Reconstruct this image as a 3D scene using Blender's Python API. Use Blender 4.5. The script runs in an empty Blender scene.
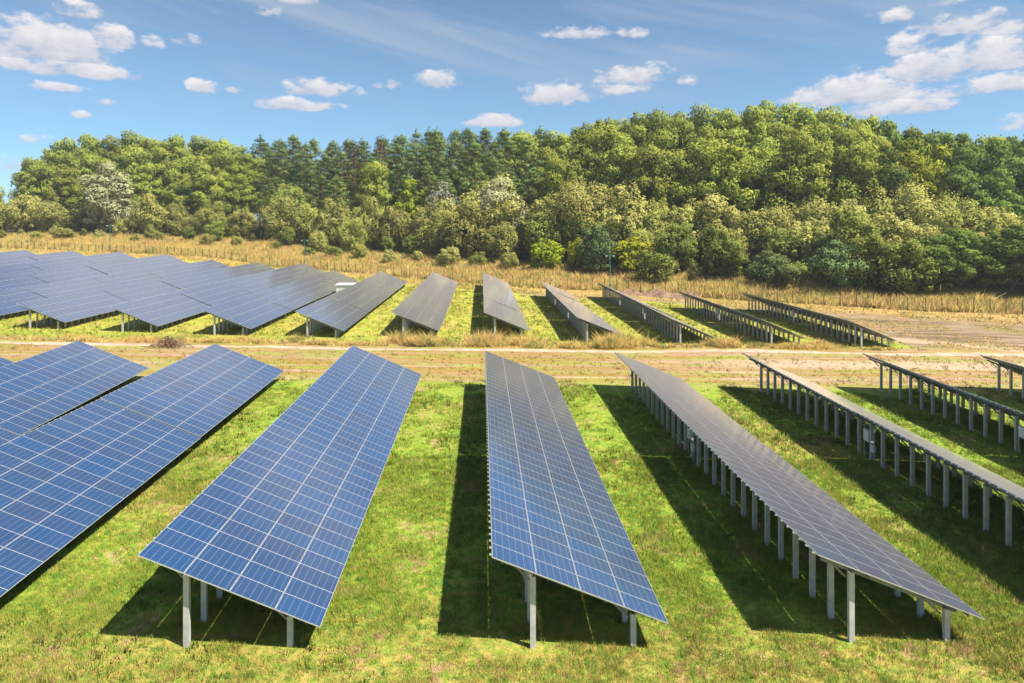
import bpy, math, random
import numpy as np
from mathutils import Vector, Matrix

random.seed(7)
RNG = np.random.default_rng(11)
SC = bpy.context.scene
COL = SC.collection

# ------------------------------------------------------------------ camera
CAM_H = 15.279
F_PX, YAW, V0 = 656.504, 0.046, 217.785      # level camera with a shifted lens: upright posts stay upright
cam_data = bpy.data.cameras.new('camera')
cam_data.sensor_width = 36.0
cam_data.lens = F_PX / 1024.0 * 36.0
cam_data.shift_y = -(341.5 - V0) / 1024.0
cam_data.clip_start = 0.2
cam_data.clip_end = 6000.0
cam = bpy.data.objects.new('camera', cam_data)
COL.objects.link(cam)
SC.camera = cam
R0 = Vector((math.cos(YAW), -math.sin(YAW), 0))
FW = Vector((math.sin(YAW), math.cos(YAW), 0))
UU = R0.cross(FW)
RR = R0
m = Matrix((RR, UU, -FW)).transposed().to_4x4()
m.translation = Vector((0, 0, CAM_H))
cam.matrix_world = m


def ray(u, v):
    """world direction seen at photo position u, v"""
    return (RR * ((u - 512) / F_PX) - UU * ((v - V0) / F_PX) + FW).normalized()


# ------------------------------------------------------------------ sun and sky
SUN_DIR = Vector((2.0, -1.15, 3.41)).normalized()          # towards the sun
SUN_EL = math.asin(SUN_DIR.z)
SUN_AZ = math.atan2(SUN_DIR.x, SUN_DIR.y)
sun_data = bpy.data.lights.new('sun', 'SUN')
sun_data.energy = 4.6
sun_data.angle = math.radians(0.5)
sun_data.color = (1.0, 0.91, 0.77)
sun = bpy.data.objects.new('sun', sun_data)
COL.objects.link(sun)
sun.rotation_euler = SUN_DIR.to_track_quat('Z', 'Y').to_euler()
sun.location = (30, -20, 60)

world = bpy.data.worlds.new('World')
SC.world = world
world.use_nodes = True
SKY_STRENGTH = 0.078
SC.view_settings.view_transform = 'Standard'
SC.view_settings.look = 'None'
SC.view_settings.gamma = 1.0
SC.view_settings.use_curve_mapping = False
SC.view_settings.exposure = 1.08


class NT:
    """small helper to write node trees"""
    def __init__(self, tree):
        self.t = tree
        self.n = tree.nodes
        self.l = tree.links

    def node(self, typ, **kw):
        nd = self.n.new(typ)
        for k, v in kw.items():
            setattr(nd, k, v)
        return nd

    def put(self, sock, v):
        if v is None:
            return
        if isinstance(v, bpy.types.NodeSocket):
            self.l.new(v, sock)
        else:
            if isinstance(v, (tuple, list)) and len(v) == 3 and sock.type == 'RGBA':
                v = (*v, 1)
            sock.default_value = v

    def math(self, op, a, b=None, c=None, clamp=False):
        nd = self.node('ShaderNodeMath', operation=op, use_clamp=clamp)
        self.put(nd.inputs[0], a)
        self.put(nd.inputs[1], b)
        self.put(nd.inputs[2], c)
        return nd.outputs[0]

    def mix(self, f, a, b, blend='MIX'):
        nd = self.node('ShaderNodeMix', data_type='RGBA', blend_type=blend)
        self.put(nd.inputs[0], f)
        self.put(nd.inputs[6], a)
        self.put(nd.inputs[7], b)
        return nd.outputs[2]

    def step(self, x, lo, hi):
        nd = self.node('ShaderNodeMapRange', interpolation_type='SMOOTHSTEP')
        self.put(nd.inputs[0], x)
        self.put(nd.inputs[1], lo)
        self.put(nd.inputs[2], hi)
        return nd.outputs[0]

    def noise(self, vec, scale, detail=4, rough=0.55, dist=0.0):
        nd = self.node('ShaderNodeTexNoise')
        self.put(nd.inputs['Vector'], vec)
        nd.inputs['Scale'].default_value = scale
        nd.inputs['Detail'].default_value = detail
        nd.inputs['Roughness'].default_value = rough
        nd.inputs['Distortion'].default_value = dist
        return nd.outputs[0]

    def xyz(self, x, y, z=0.0):
        nd = self.node('ShaderNodeCombineXYZ')
        self.put(nd.inputs[0], x)
        self.put(nd.inputs[1], y)
        self.put(nd.inputs[2], z)
        return nd.outputs[0]

    def sep(self, v):
        nd = self.node('ShaderNodeSeparateXYZ')
        self.put(nd.inputs[0], v)
        return nd.outputs


def build_sky():
    t = NT(world.node_tree)
    t.n.clear()
    out = t.node('ShaderNodeOutputWorld')
    bg = t.node('ShaderNodeBackground')
    sky = t.node('ShaderNodeTexSky', sky_type='NISHITA')
    sky.sun_disc = False
    sky.sun_elevation = SUN_EL
    sky.sun_rotation = SUN_AZ
    sky.altitude = 200
    sky.air_density = 0.75
    sky.dust_density = 0.0
    sky.ozone_density = 2.0
    tc = t.node('ShaderNodeTexCoord')
    d = t.sep(tc.outputs['Generated'])
    az = t.math('ARCTAN2', d[0], d[1])
    el = t.math('ARCSINE', d[2])
    # each cumulus: centre, half width, half height (given as seen in the sky), weight
    clouds = [(45, 48, 66, 26, 1.0), (115, 40, 24, 12, .9), (60, 69, 62, 11, .95), (20, 34, 30, 12, .8), (60, 88, 26, 5, .75), (112, 104, 20, 4, .6),
              (82, 12, 24, 10, .55), (155, 43, 14, 6, .55), (190, 42, 14, 6, .5), (102, 10, 10, 6, .5),
              (204, 88, 16, 7, .95), (238, 91, 8, 5, .8), (318, 90, 28, 10, .95), (296, 106, 38, 7, .9), (80, 115, 8, 5, .7),
              (265, 12, 14, 6, .7), (292, 0, 16, 6, .8), (440, 81, 20, 10, 1.0), (393, 84, 7, 6, .65), (375, 84, 6, 5, .5),
              (555, 96, 34, 12, 1.05), (492, 122, 26, 8, .95), (580, 34, 30, 7, .8), (636, 34, 16, 6, .65), (630, 78, 32, 12, .85), (615, 90, 22, 7, .6),
              (688, 82, 14, 6, .55), (855, 95, 56, 18, 1.05), (900, 108, 62, 10, .95), (930, 70, 40, 18, 1.0), (985, 60, 46, 20, 1.05), (1015, 84, 40, 12, .95),
              (940, 95, 50, 8, .7), (960, 26, 46, 12, .85), (1000, 30, 30, 14, .5), (895, 18, 14, 8, .6), (950, 0, 22, 9, .55), (905, 48, 30, 14, .6),
              (10, 165, 14, 10, .6), (30, 140, 16, 4, .4), (1020, 122, 26, 10, .5), (850, 70, 12, 6, .4)]
    wob = t.xyz(az, t.math('MULTIPLY', el, 1.7), 0.3)
    n1 = t.noise(wob, 30, 8, 0.62)
    n2 = t.noise(wob, 9, 3, 0.5)
    azw = t.math('ADD', az, t.math('MULTIPLY', t.math('SUBTRACT', n2, 0.5), 0.045))
    best = None
    low = None
    high_clouds = HIGH_CLOUDS
    for item in clouds + high_clouds:
        if len(item) == 5:
            u, v, ru, rv, w = item
            c = ray(u, v)
            a0, e0 = math.atan2(c.x, c.y), math.asin(c.z)
            ra = abs(math.atan2(ray(u + ru, v).x, ray(u + ru, v).y) - math.atan2(ray(u - ru, v).x, ray(u - ru, v).y)) / 2
            re = abs(math.asin(ray(u, v - rv).z) - math.asin(ray(u, v + rv).z)) / 2
        else:
            a0, e0, ra, re, w = [math.radians(q) for q in item[:4]] + [item[4]]
        dx = t.math('MULTIPLY', t.math('SUBTRACT', azw, a0), 1 / ra)
        dy = t.math('MULTIPLY', t.math('SUBTRACT', el, e0), 1 / re)
        # flat underside: the lower half of each cloud is shallower
        dy2 = t.math('MAXIMUM', dy, t.math('MULTIPLY', dy, -1.7))
        e = t.math('ADD', t.math('MULTIPLY', dx, dx), t.math('MULTIPLY', dy2, dy2))
        den = t.math('MULTIPLY', t.math('MAXIMUM', t.math('SUBTRACT', 1.0, t.math('MULTIPLY', e, 0.5)), -1.0), w)
        sh = t.math('MULTIPLY_ADD', dy, 0.45, 0.55, clamp=True)
        if best is None:
            best, low = den, sh
        else:
            gt = t.math('GREATER_THAN', den, best)
            mx = t.node('ShaderNodeMix', data_type='FLOAT')
            t.put(mx.inputs[0], gt)
            t.put(mx.inputs[2], low)
            t.put(mx.inputs[3], sh)
            low = mx.outputs[0]
            best = t.math('MAXIMUM', best, den)
    dens = t.math('ADD', best, t.math('MULTIPLY', t.math('SUBTRACT', n1, 0.5), 3.0))
    mask = t.step(dens, 0.08, 0.78)
    mask = t.math('MULTIPLY', mask, 0.88)
    # thin streaks of high cloud
    rot = t.xyz(t.math('ADD', t.math('MULTIPLY', az, 2.2), t.math('MULTIPLY', el, 3.0)), t.math('SUBTRACT', t.math('MULTIPLY', el, 13.0), t.math('MULTIPLY', az, -2.6)), 1.7)
    ci = t.noise(rot, 1.35, 5, 0.55, 0.6)
    high = t.step(el, 0.10, 0.30)
    ci = t.math('MULTIPLY', t.math('MULTIPLY', t.step(ci, 0.42, 0.74), high), 0.62)
    hs = t.node('ShaderNodeHueSaturation')
    t.put(hs.inputs['Color'], sky.outputs[0])
    hs.inputs['Saturation'].default_value = 0.92
    hs.inputs['Value'].default_value = 0.92
    tint = t.mix(1.0, hs.outputs[0], SKY_TINT, 'MULTIPLY')
    tint = t.mix(1.0, tint, t.mix(t.step(el, -0.02, 0.26), (0.66, 0.77, 0.88), (1.0, 1.0, 1.0)), 'MULTIPLY')
    base = t.mix(ci, tint, CIRRUS)
    shade = t.math('ADD', t.math('MULTIPLY', low, 0.75), t.math('MULTIPLY', t.math('SUBTRACT', n1, 0.5), 1.6), clamp=True)
    ccol = t.mix(shade, CLOUD_LO, CLOUD_HI)
    fin = t.mix(mask, base, ccol)
    t.put(bg.inputs[0], fin)
    bg.inputs[1].default_value = SKY_STRENGTH
    t.l.new(bg.outputs[0], out.inputs[0])


# big clouds higher up, over the photographer's view: azimuth, elevation, half sizes in degrees
HIGH_CLOUDS = [(-21, 22.3, 15, 4.6, 1.25, 1), (8, 25, 8, 3.5, 0.9, 1), (-40, 25, 8, 3.5, 0.9, 1), (55, 30, 14, 7, 1.0, 1), (-75, 35, 16, 8, 1.0, 1), (140, 30, 20, 9, 1.0, 1), (-150, 40, 18, 9, 1.0, 1), (12, 48, 12, 6, .9, 1)]
SKY_TINT = (0.80, 0.985, 1.0)
CLOUD_HI = (6.3, 5.9, 5.8)
CLOUD_LO = (3.0, 3.25, 3.9)
CIRRUS = (2.9, 3.4, 4.1)
build_sky()


# ------------------------------------------------------------------ mesh and object helpers
def new_mesh(name, verts, quads=None, tris=None, mats=(), mat_idx=None, smooth=False, uv=None, tone=None, out=None):
    me = bpy.data.meshes.new(name)
    verts = np.asarray(verts, dtype=np.float32).reshape(-1, 3)
    parts, sizes = [], []
    if quads is not None and len(quads):
        q = np.asarray(quads, dtype=np.int32).reshape(-1, 4)
        parts.append(q.ravel())
        sizes.append(np.full(len(q), 4, np.int32))
    if tris is not None and len(tris):
        q = np.asarray(tris, dtype=np.int32).reshape(-1, 3)
        parts.append(q.ravel())
        sizes.append(np.full(len(q), 3, np.int32))
    idx = np.concatenate(parts)
    sz = np.concatenate(sizes)
    me.vertices.add(len(verts))
    me.vertices.foreach_set('co', verts.ravel())
    me.loops.add(len(idx))
    me.loops.foreach_set('vertex_index', idx)
    me.polygons.add(len(sz))
    st = np.concatenate(([0], np.cumsum(sz)[:-1])).astype(np.int32)
    me.polygons.foreach_set('loop_start', st)
    me.polygons.foreach_set('loop_total', sz)
    if mat_idx is not None:
        me.polygons.foreach_set('material_index', np.asarray(mat_idx, np.int32))
    me.polygons.foreach_set('use_smooth', np.full(len(sz), bool(smooth)))
    if uv is not None:
        l = me.uv_layers.new(name='UVMap')
        l.data.foreach_set('uv', np.asarray(uv, np.float32).ravel())
    if tone is not None:
        a = me.attributes.new('tone', 'FLOAT', 'POINT')
        a.data.foreach_set('value', np.asarray(tone, np.float32))
    if out is not None:
        a = me.attributes.new('spray', 'FLOAT_VECTOR', 'POINT')
        a.data.foreach_set('vector', np.asarray(out, np.float32).ravel())
    for mm in mats:
        me.materials.append(mm)
    me.update(calc_edges=True)
    return me


class MB:
    """collects boxes and tubes into one mesh"""
    def __init__(self):
        self.v, self.q, self.mi, self.uv = [], [], [], []

    def quad8(self, pts, mi=0):
        b = len(self.v)
        self.v += [tuple(p) for p in pts]
        for f in ((0, 3, 2, 1), (4, 5, 6, 7), (0, 1, 5, 4), (1, 2, 6, 5), (2, 3, 7, 6), (3, 0, 4, 7)):
            self.q.append([b + i for i in f])
            self.mi.append(mi)

    def box(self, c, s, mi=0):
        x, y, z = c
        a, b, d = s[0] / 2, s[1] / 2, s[2] / 2
        self.quad8([(x - a, y - b, z - d), (x + a, y - b, z - d), (x + a, y + b, z - d), (x - a, y + b, z - d),
                    (x - a, y - b, z + d), (x + a, y - b, z + d), (x + a, y + b, z + d), (x - a, y + b, z + d)], mi)

    def beam(self, p0, p1, w, h, up=(0, 0, 1), mi=0):
        p0, p1 = Vector(p0), Vector(p1)
        d = (p1 - p0).normalized()
        s = d.cross(Vector(up))
        if s.length < 1e-4:
            s = d.cross(Vector((1, 0, 0)))
        s.normalize()
        u = s.cross(d)
        pts = []
        for p in (p0, p1):
            for a, b in ((-1, -1), (1, -1), (1, 1), (-1, 1)):
                pts.append(p + s * (a * w / 2) + u * (b * h / 2))
        self.quad8(pts, mi)

    def tube(self, pts, radii, n=8, mi=0, cap=True):
        base = len(self.v)
        pts = [Vector(p) for p in pts]
        prev = None
        for i, p in enumerate(pts):
            d = (pts[min(i + 1, len(pts) - 1)] - pts[max(i - 1, 0)]).normalized()
            s = d.cross(Vector((0.3, 1, 0.1)) if prev is None else prev.cross(d)) if False else d.cross(Vector((0.31, 0.95, 0.05)))
            s.normalize()
            u = s.cross(d)
            for k in range(n):
                a = 2 * math.pi * k / n
                self.v.append(tuple(p + (s * math.cos(a) + u * math.sin(a)) * radii[i]))
        for i in range(len(pts) - 1):
            for k in range(n):
                a, b = base + i * n + k, base + i * n + (k + 1) % n
                self.q.append([a, b, b + n, a + n])
                self.mi.append(mi)
        if cap and n % 2 == 0:
            for o in (0, (len(pts) - 1) * n):
                for k in range(0, n - 2, 2):
                    self.q.append([base + o, base + o + k + 1, base + o + k + 2, base + o + (k + 3) % n] if k + 3 < n else [base + o, base + o + k + 1, base + o + k + 2, base + o])
                    self.mi.append(mi)
            # drop degenerate quads
            keep = [i for i, f in enumerate(self.q) if len(set(f)) == 4]
            self.q = [self.q[i] for i in keep]
            self.mi = [self.mi[i] for i in keep]

    def mesh(self, name, *mats, smooth=False):
        return new_mesh(name, self.v, self.q, mats=mats, mat_idx=self.mi, smooth=smooth)


def link(name, data, parent=None, loc=None, rot=None):
    o = bpy.data.objects.new(name, data)
    COL.objects.link(o)
    if parent is not None:
        o.parent = parent
    if loc is not None:
        o.location = loc
    if rot is not None:
        o.rotation_euler = rot
    return o


def tag(o, label=None, cat=None, group=None, kind=None):
    if label:
        o['label'] = label
    if cat:
        o['category'] = cat
    if group:
        o['group'] = group
    if kind:
        o['kind'] = kind
    return o


# ------------------------------------------------------------------ materials
def principled(name, color, rough=0.6, metal=0.0, spec=0.5):
    mt = bpy.data.materials.new(name)
    mt.use_nodes = True
    b = mt.node_tree.nodes['Principled BSDF']
    b.inputs['Base Color'].default_value = (*color, 1)
    b.inputs['Roughness'].default_value = rough
    b.inputs['Metallic'].default_value = metal
    b.inputs['Specular IOR Level'].default_value = spec
    return mt


def noisy(name, c0, c1, scale, rough=0.7, metal=0.0, bump=0.0):
    mt = principled(name, c0, rough, metal)
    t = NT(mt.node_tree)
    b = t.n['Principled BSDF']
    tc = t.node('ShaderNodeTexCoord')
    n = t.noise(tc.outputs['Object'], scale, 5, 0.6)
    t.put(b.inputs['Base Color'], t.mix(t.step(n, 0.35, 0.65), c0, c1))
    if bump:
        bp = t.node('ShaderNodeBump')
        bp.inputs['Strength'].default_value = bump
        t.put(bp.inputs['Height'], n)
        t.l.new(bp.outputs[0], b.inputs['Normal'])
    return mt


def panel_material():
    mt = bpy.data.materials.new('solar_glass')
    mt.use_nodes = True
    t = NT(mt.node_tree)
    b = t.n['Principled BSDF']
    uvn = t.node('ShaderNodeUVMap')
    s = t.sep(uvn.outputs[0])
    u, v = s[0], s[1]
    fu, fv = t.math('FRACT', u), t.math('FRACT', v)
    du = t.math('MULTIPLY', t.math('SUBTRACT', 0.5, t.math('ABSOLUTE', t.math('SUBTRACT', fu, 0.5))), 1.665)
    dv = t.math('MULTIPLY', t.math('SUBTRACT', 0.5, t.math('ABSOLUTE', t.math('SUBTRACT', fv, 0.5))), 1.008)
    edge = t.math('MINIMUM', du, dv)
    frame = t.math('LESS_THAN', edge, 0.012)
    margin = t.math('LESS_THAN', t.math('MINIMUM', t.math('SUBTRACT', du, 0.002), dv), 0.0125)
    # ribbons across the cells
    cu = t.math('FRACT', t.math('MULTIPLY', t.math('SUBTRACT', fu, 0.02), 6 / 0.96))
    line = t.math('LESS_THAN', t.math('ABSOLUTE', t.math('SUBTRACT', cu, 0.5)), 0.030)
    cv = t.math('FRACT', t.math('MULTIPLY', fv, 6.0))
    line2 = t.math('LESS_THAN', t.math('ABSOLUTE', t.math('SUBTRACT', cv, 0.5)), 0.016)
    oi = t.node('ShaderNodeObjectInfo')
    wn = t.node('ShaderNodeTexWhiteNoise', noise_dimensions='3D')
    t.put(wn.inputs['Vector'], t.xyz(t.math('FLOOR', u), t.math('FLOOR', v), t.math('MULTIPLY', oi.outputs['Random'], 91.0)))
    rnd = wn.outputs['Value']
    wn2 = t.sep(wn.outputs['Color'])
    cell = t.mix(rnd, (0.0012, 0.047, 0.150), (0.007, 0.040, 0.122))
    cell = t.mix(t.math('MULTIPLY', t.math('POWER', wn2[1], 3.0), 0.55), cell, (0.018, 0.034, 0.090))
    geo = t.node('ShaderNodeNewGeometry')
    dn = t.noise(geo.outputs['Position'], 0.35, 3, 0.6)
    cell = t.mix(t.math('MULTIPLY', dn, 0.10), cell, (0.20, 0.20, 0.20))
    # anti-reflex coating: blue seen square on, grey violet at a low angle
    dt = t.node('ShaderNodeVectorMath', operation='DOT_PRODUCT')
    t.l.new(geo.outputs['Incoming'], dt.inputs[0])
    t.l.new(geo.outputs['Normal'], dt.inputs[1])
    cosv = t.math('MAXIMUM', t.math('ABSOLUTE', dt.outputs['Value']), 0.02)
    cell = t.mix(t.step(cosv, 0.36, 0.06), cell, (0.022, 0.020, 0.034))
    # dust tone plus pale sky sheen painted into the cells, stronger at flat views
    dust_sheen = t.math('SUBTRACT', 1.0, t.math('EXPONENT', t.math('DIVIDE', -0.0014, t.math('POWER', cosv, 3.0))))
    cell = t.mix(dust_sheen, cell, (0.50, 0.47, 0.48))
    c = t.mix(t.math('MULTIPLY', line, 0.26), cell, (0.42, 0.46, 0.55))
    c = t.mix(t.math('MULTIPLY', line2, 0.18), c, (0.42, 0.46, 0.55))
    c = t.mix(margin, c, (0.58, 0.60, 0.64))
    c = t.mix(frame, c, (0.54, 0.54, 0.55))
    t.put(b.inputs['Base Color'], c)
    t.put(b.inputs['Metallic'], t.math('MULTIPLY', frame, 0.35))
    t.put(b.inputs['Roughness'], t.math('MULTIPLY_ADD', frame, 0.25, 0.13))
    b.inputs['IOR'].default_value = 1.5
    b.inputs['Specular IOR Level'].default_value = 0.7
    b.inputs['Coat Weight'].default_value = 0.4
    b.inputs['Coat Roughness'].default_value = 0.10
    return mt


M_PANEL = panel_material()
M_ALU = principled('aluminium', (0.62, 0.62, 0.62), 0.4, 0.6)
M_BACK = principled('white_backsheet', (0.42, 0.43, 0.45), 0.6)
M_STEEL = noisy('galvanised_steel', (0.36, 0.38, 0.39), (0.50, 0.52, 0.52), 3.0, 0.55, 0.25)
M_POST = noisy('grey_post', (0.40, 0.40, 0.38), (0.52, 0.51, 0.48), 2.2, 0.75, 0.0, 0.1)
M_DARKSTEEL = noisy('dull_steel', (0.16, 0.17, 0.18), (0.24, 0.25, 0.26), 3.0, 0.6, 0.3)
M_WHITE = noisy('white_cabinet', (0.78, 0.78, 0.76), (0.70, 0.70, 0.68), 1.5, 0.45)
M_BLACK = principled('black_plastic', (0.03, 0.03, 0.03), 0.5)
M_GREENPOLE = noisy('green_paint', (0.03, 0.17, 0.12), (0.05, 0.21, 0.15), 1.0, 0.45)
M_FENCE = noisy('green_fence_paint', (0.02, 0.035, 0.02), (0.035, 0.05, 0.03), 1.0, 0.6)
M_WIRE = principled('fence_wire', (0.10, 0.13, 0.09), 0.6, 0.3)


# ------------------------------------------------------------------ terrain
FENCE = [(190, 104), (140, 112), (101.5, 118.6), (84.6, 120.5), (68, 129), (50.5, 136.5), (30.4, 151), (18, 155), (-8, 170), (-55, 203), (-104, 222), (-165, 240), (-260, 262), (-420, 300)]
_FX = np.array([p[0] for p in FENCE][::-1], float)
_FY = np.array([p[1] for p in FENCE][::-1], float)


def sst(x, a, b):
    t = np.clip((np.asarray(x, float) - a) / (b - a), 0, 1)
    return t * t * (3 - 2 * t)


def fence_y(x):
    return np.interp(x, _FX, _FY)


def behind(x, y):
    """rough distance behind the fence line"""
    return (np.asarray(y, float) - fence_y(x)) * 0.78


def height(x, y):
    x = np.asarray(x, float)
    y = np.asarray(y, float)
    slope = -0.024 * np.clip(x, -160, 140)
    left = 1 - sst(x, 10, 36)
    mid = -0.45 * left * sst(y, 60, 86) - 0.15 * sst(y, 60, 86)
    far = (-0.85 + 1.9 * (1 - sst(x, -90, -62))) * sst(y, 88, 165)
    roll = 0.05 * np.sin(x * 0.21 + 1.3) * np.sin(y * 0.17) * sst(y, 10, 40)
    d = behind(x, y)
    rise = 3.3 * sst(d, 1, 38) + 3.0 * sst(d, 35, 110)
    back = -4.0 * sst(d, 200, 500)
    return slope + mid + far + roll + rise + back


def hz(x, y):
    return float(height(x, y))


def axis(segs):
    out = [segs[0][0]]
    for a, b, st in segs:
        n = max(1, int(round((b - a) / st)))
        out += list(np.linspace(a, b, n + 1)[1:])
    return np.array(out)


def surface_mix(t, pos):
    """colour of ground cover by place: grass, dry grass, bare earth"""
    p = t.sep(pos)
    x, y = p[0], p[1]
    flat = t.xyz(x, y, 0.0)
    nL = t.noise(flat, 0.07, 4, 0.6)
    nM = t.noise(flat, 0.42, 9, 0.72)
    nS = t.noise(flat, 2.3, 7, 0.72)
    nT = t.noise(flat, 11.0, 5, 0.7)
    g = t.mix(t.step(t.math('ADD', t.math('MULTIPLY', nM, 0.6), t.math('MULTIPLY', nS, 0.4)), 0.30, 0.58), GRASS_A, GRASS_B)
    g = t.mix(t.math('MULTIPLY', t.step(nS, 0.44, 0.64), 0.58), g, GRASS_Y)
    g = t.mix(t.math('MULTIPLY', t.step(nT, 0.45, 0.62), 0.45), g, GRASS_D)
    # the sward beyond the track is drier and yellower
    g = t.mix(t.math('MULTIPLY', t.step(y, 76.0, 92.0), t.math('MULTIPLY_ADD', t.step(nM, 0.35, 0.6), 0.45, 0.25)), g, (0.42, 0.365, 0.065))
    dryf = t.math('MULTIPLY', t.step(t.math('ADD', t.math('MULTIPLY', nL, 0.6), t.math('MULTIPLY', nS, 0.5)), 0.56, 0.70), 0.85)
    near = t.math('SUBTRACT', 1.0, t.step(t.math('ADD', y, t.math('MULTIPLY', nM, 5.0)), 25.0, 29.0))
    dryf = t.math('MAXIMUM', dryf, t.math('MULTIPLY', near, t.math('MULTIPLY', t.step(nS, 0.34, 0.66), 0.75)))
    g = t.mix(dryf, g, GRASS_DRY)
    # bare patches between the rows
    bare = t.step(t.math('ADD', t.math('MULTIPLY', nM, 0.70), t.math('MULTIPLY', nS, 0.40)), 0.585, 0.665)
    g = t.mix(t.math('MULTIPLY', bare, 0.8), g, EARTH)
    # strip of trodden earth along the track: its centre follows the track
    dy = t.math('SUBTRACT', y, 78.3)
    nst = t.noise(t.xyz(t.math('MULTIPLY', x, 0.22), y, 0.0), 0.36, 5, 0.6)
    dyn = t.math('ADD', dy, t.math('ADD', t.math('MULTIPLY', t.math('SUBTRACT', nst, 0.5), 9.0), t.math('MULTIPLY', t.math('SUBTRACT', nM, 0.5), 9.0)))
    strip = t.math('MULTIPLY', t.step(dyn, -19.0, -15.5), t.math('SUBTRACT', 1.0, t.step(dyn, 2.0, 5.5)))
    st_n = t.noise(t.xyz(t.math('MULTIPLY', x, 0.06), y, 3.0), 0.9, 5, 0.62)
    scol = t.mix(t.step(st_n, 0.44, 0.56), STRIP_DRY, STRIP_SOIL)
    scol = t.mix(t.math('MULTIPLY', t.step(st_n, 0.60, 0.68), 0.7), scol, (0.56, 0.43, 0.31))
    scol = t.mix(t.math('MULTIPLY', t.step(nS, 0.50, 0.72), 0.45), scol, (0.27, 0.20, 0.055))
    scol = t.mix(t.math('MULTIPLY', t.step(t.math('ADD', t.math('MULTIPLY', nM, 0.5), t.math('MULTIPLY', nst, 0.6)), 0.53, 0.63), 0.6), scol, g)
    g = t.mix(t.math('MULTIPLY', strip, 0.95), g, scol)
    # pale driven lines on the right
    sandy = t.mix(st_n, (0.36, 0.26, 0.17), (0.52, 0.41, 0.30))
    dyw = t.math('ADD', dy, t.math('MULTIPLY', t.math('SUBTRACT', nM, 0.5), 3.0))
    band = t.math('MULTIPLY', t.step(dyw, -10.0, -8.5), t.math('SUBTRACT', 1.0, t.step(dyw, -6.0, -4.5)))
    band = t.math('MULTIPLY', band, t.step(t.math('ADD', x, t.math('MULTIPLY', nL, 20.0)), 22.0, 45.0))
    g = t.mix(t.math('MULTIPLY', band, 0.8), g, sandy)
    # harrowed ground in the far right corner of the field
    lx = t.math('ADD', x, 0.0)
    pl = t.math('MULTIPLY', t.step(t.math('ADD', lx, t.math('MULTIPLY', nL, 8.0)), 58.0, 62.0), t.step(t.math('ADD', dy, t.math('MULTIPLY', nM, 5.0)), 4.0, 8.0))
    pn = t.noise(t.xyz(t.math('MULTIPLY', x, 0.10), t.math('ADD', y, t.math('MULTIPLY', x, 0.12)), 5.0), 1.1, 6, 0.68)
    pcol = t.mix(t.step(pn, 0.42, 0.56), PLOW_A, PLOW_B)
    pcol = t.mix(t.math('MULTIPLY', t.step(nL, 0.50, 0.62), 0.55), pcol, PLOW_G)
    g = t.mix(pl, g, pcol)
    dy3 = t.math('ADD', t.math('SUBTRACT', dyw, t.math('MULTIPLY', t.math('SUBTRACT', x, 57.0), -0.55)), 0.0)
    b3 = t.math('MULTIPLY', t.step(dy3, 7.0, 8.5), t.math('SUBTRACT', 1.0, t.step(dy3, 11.0, 13.5)))
    b3 = t.math('MULTIPLY', b3, t.step(t.math('ADD', x, t.math('MULTIPLY', nL, 6.0)), 50.0, 56.0))
    g = t.mix(t.math('MULTIPLY', b3, 0.75), g, sandy)
    return g, nS


GRASS_A = (0.088, 0.200, 0.026)
GRASS_B = (0.245, 0.345, 0.042)
GRASS_Y = (0.460, 0.435, 0.062)
GRASS_D = (0.042, 0.130, 0.020)
GRASS_DRY = (0.430, 0.305, 0.100)
EARTH = (0.42, 0.275, 0.150)
STRIP_DRY = (0.285, 0.190, 0.055)
STRIP_SOIL = (0.345, 0.222, 0.142)
PLOW_A = (0.145, 0.100, 0.066)
PLOW_B = (0.31, 0.225, 0.15)
PLOW_G = (0.23, 0.19, 0.085)


def ground_material():
    mt = bpy.data.materials.new('meadow_ground')
    mt.use_nodes = True
    t = NT(mt.node_tree)
    b = t.n['Principled BSDF']
    geo = t.node('ShaderNodeNewGeometry')
    c, nS = surface_mix(t, geo.outputs['Position'])
    at_ = t.node('ShaderNodeAttribute', attribute_name='tone')
    p_ = t.sep(geo.outputs['Position'])
    a2 = t.node('ShaderNodeAttribute', attribute_name='soil')
    flat_ = t.xyz(p_[0], p_[1], 0.0)
    sn = t.noise(t.xyz(t.math('MULTIPLY', p_[0], 0.35), p_[1], 2.0), 0.7, 7, 0.7)
    sf = t.step(t.math('ADD', a2.outputs['Fac'], t.math('MULTIPLY', t.math('SUBTRACT', sn, 0.5), 0.9)), 0.35, 0.65)
    c = t.mix(t.math('MULTIPLY', sf, 0.9), c, t.mix(t.step(sn, 0.35, 0.65), (0.20, 0.135, 0.085), (0.33, 0.24, 0.14)))
    c = t.mix(t.math('MULTIPLY', at_.outputs['Fac'], 0.8, clamp=True), c, t.mix(nS, (0.36, 0.25, 0.07), (0.46, 0.33, 0.11)))
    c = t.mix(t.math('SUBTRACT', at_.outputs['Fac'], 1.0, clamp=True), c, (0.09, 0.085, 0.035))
    t.put(b.inputs['Base Color'], c)
    b.inputs['Roughness'].default_value = 0.95
    b.inputs['Specular IOR Level'].default_value = 0.1
    bp = t.node('ShaderNodeBump')
    bp.inputs['Strength'].default_value = 0.7
    bp.inputs['Distance'].default_value = 0.12
    t.put(bp.inputs['Height'], t.noise(geo.outputs['Position'], 3.5, 6, 0.7))
    t.l.new(bp.outputs[0], b.inputs['Normal'])
    return mt


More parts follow.
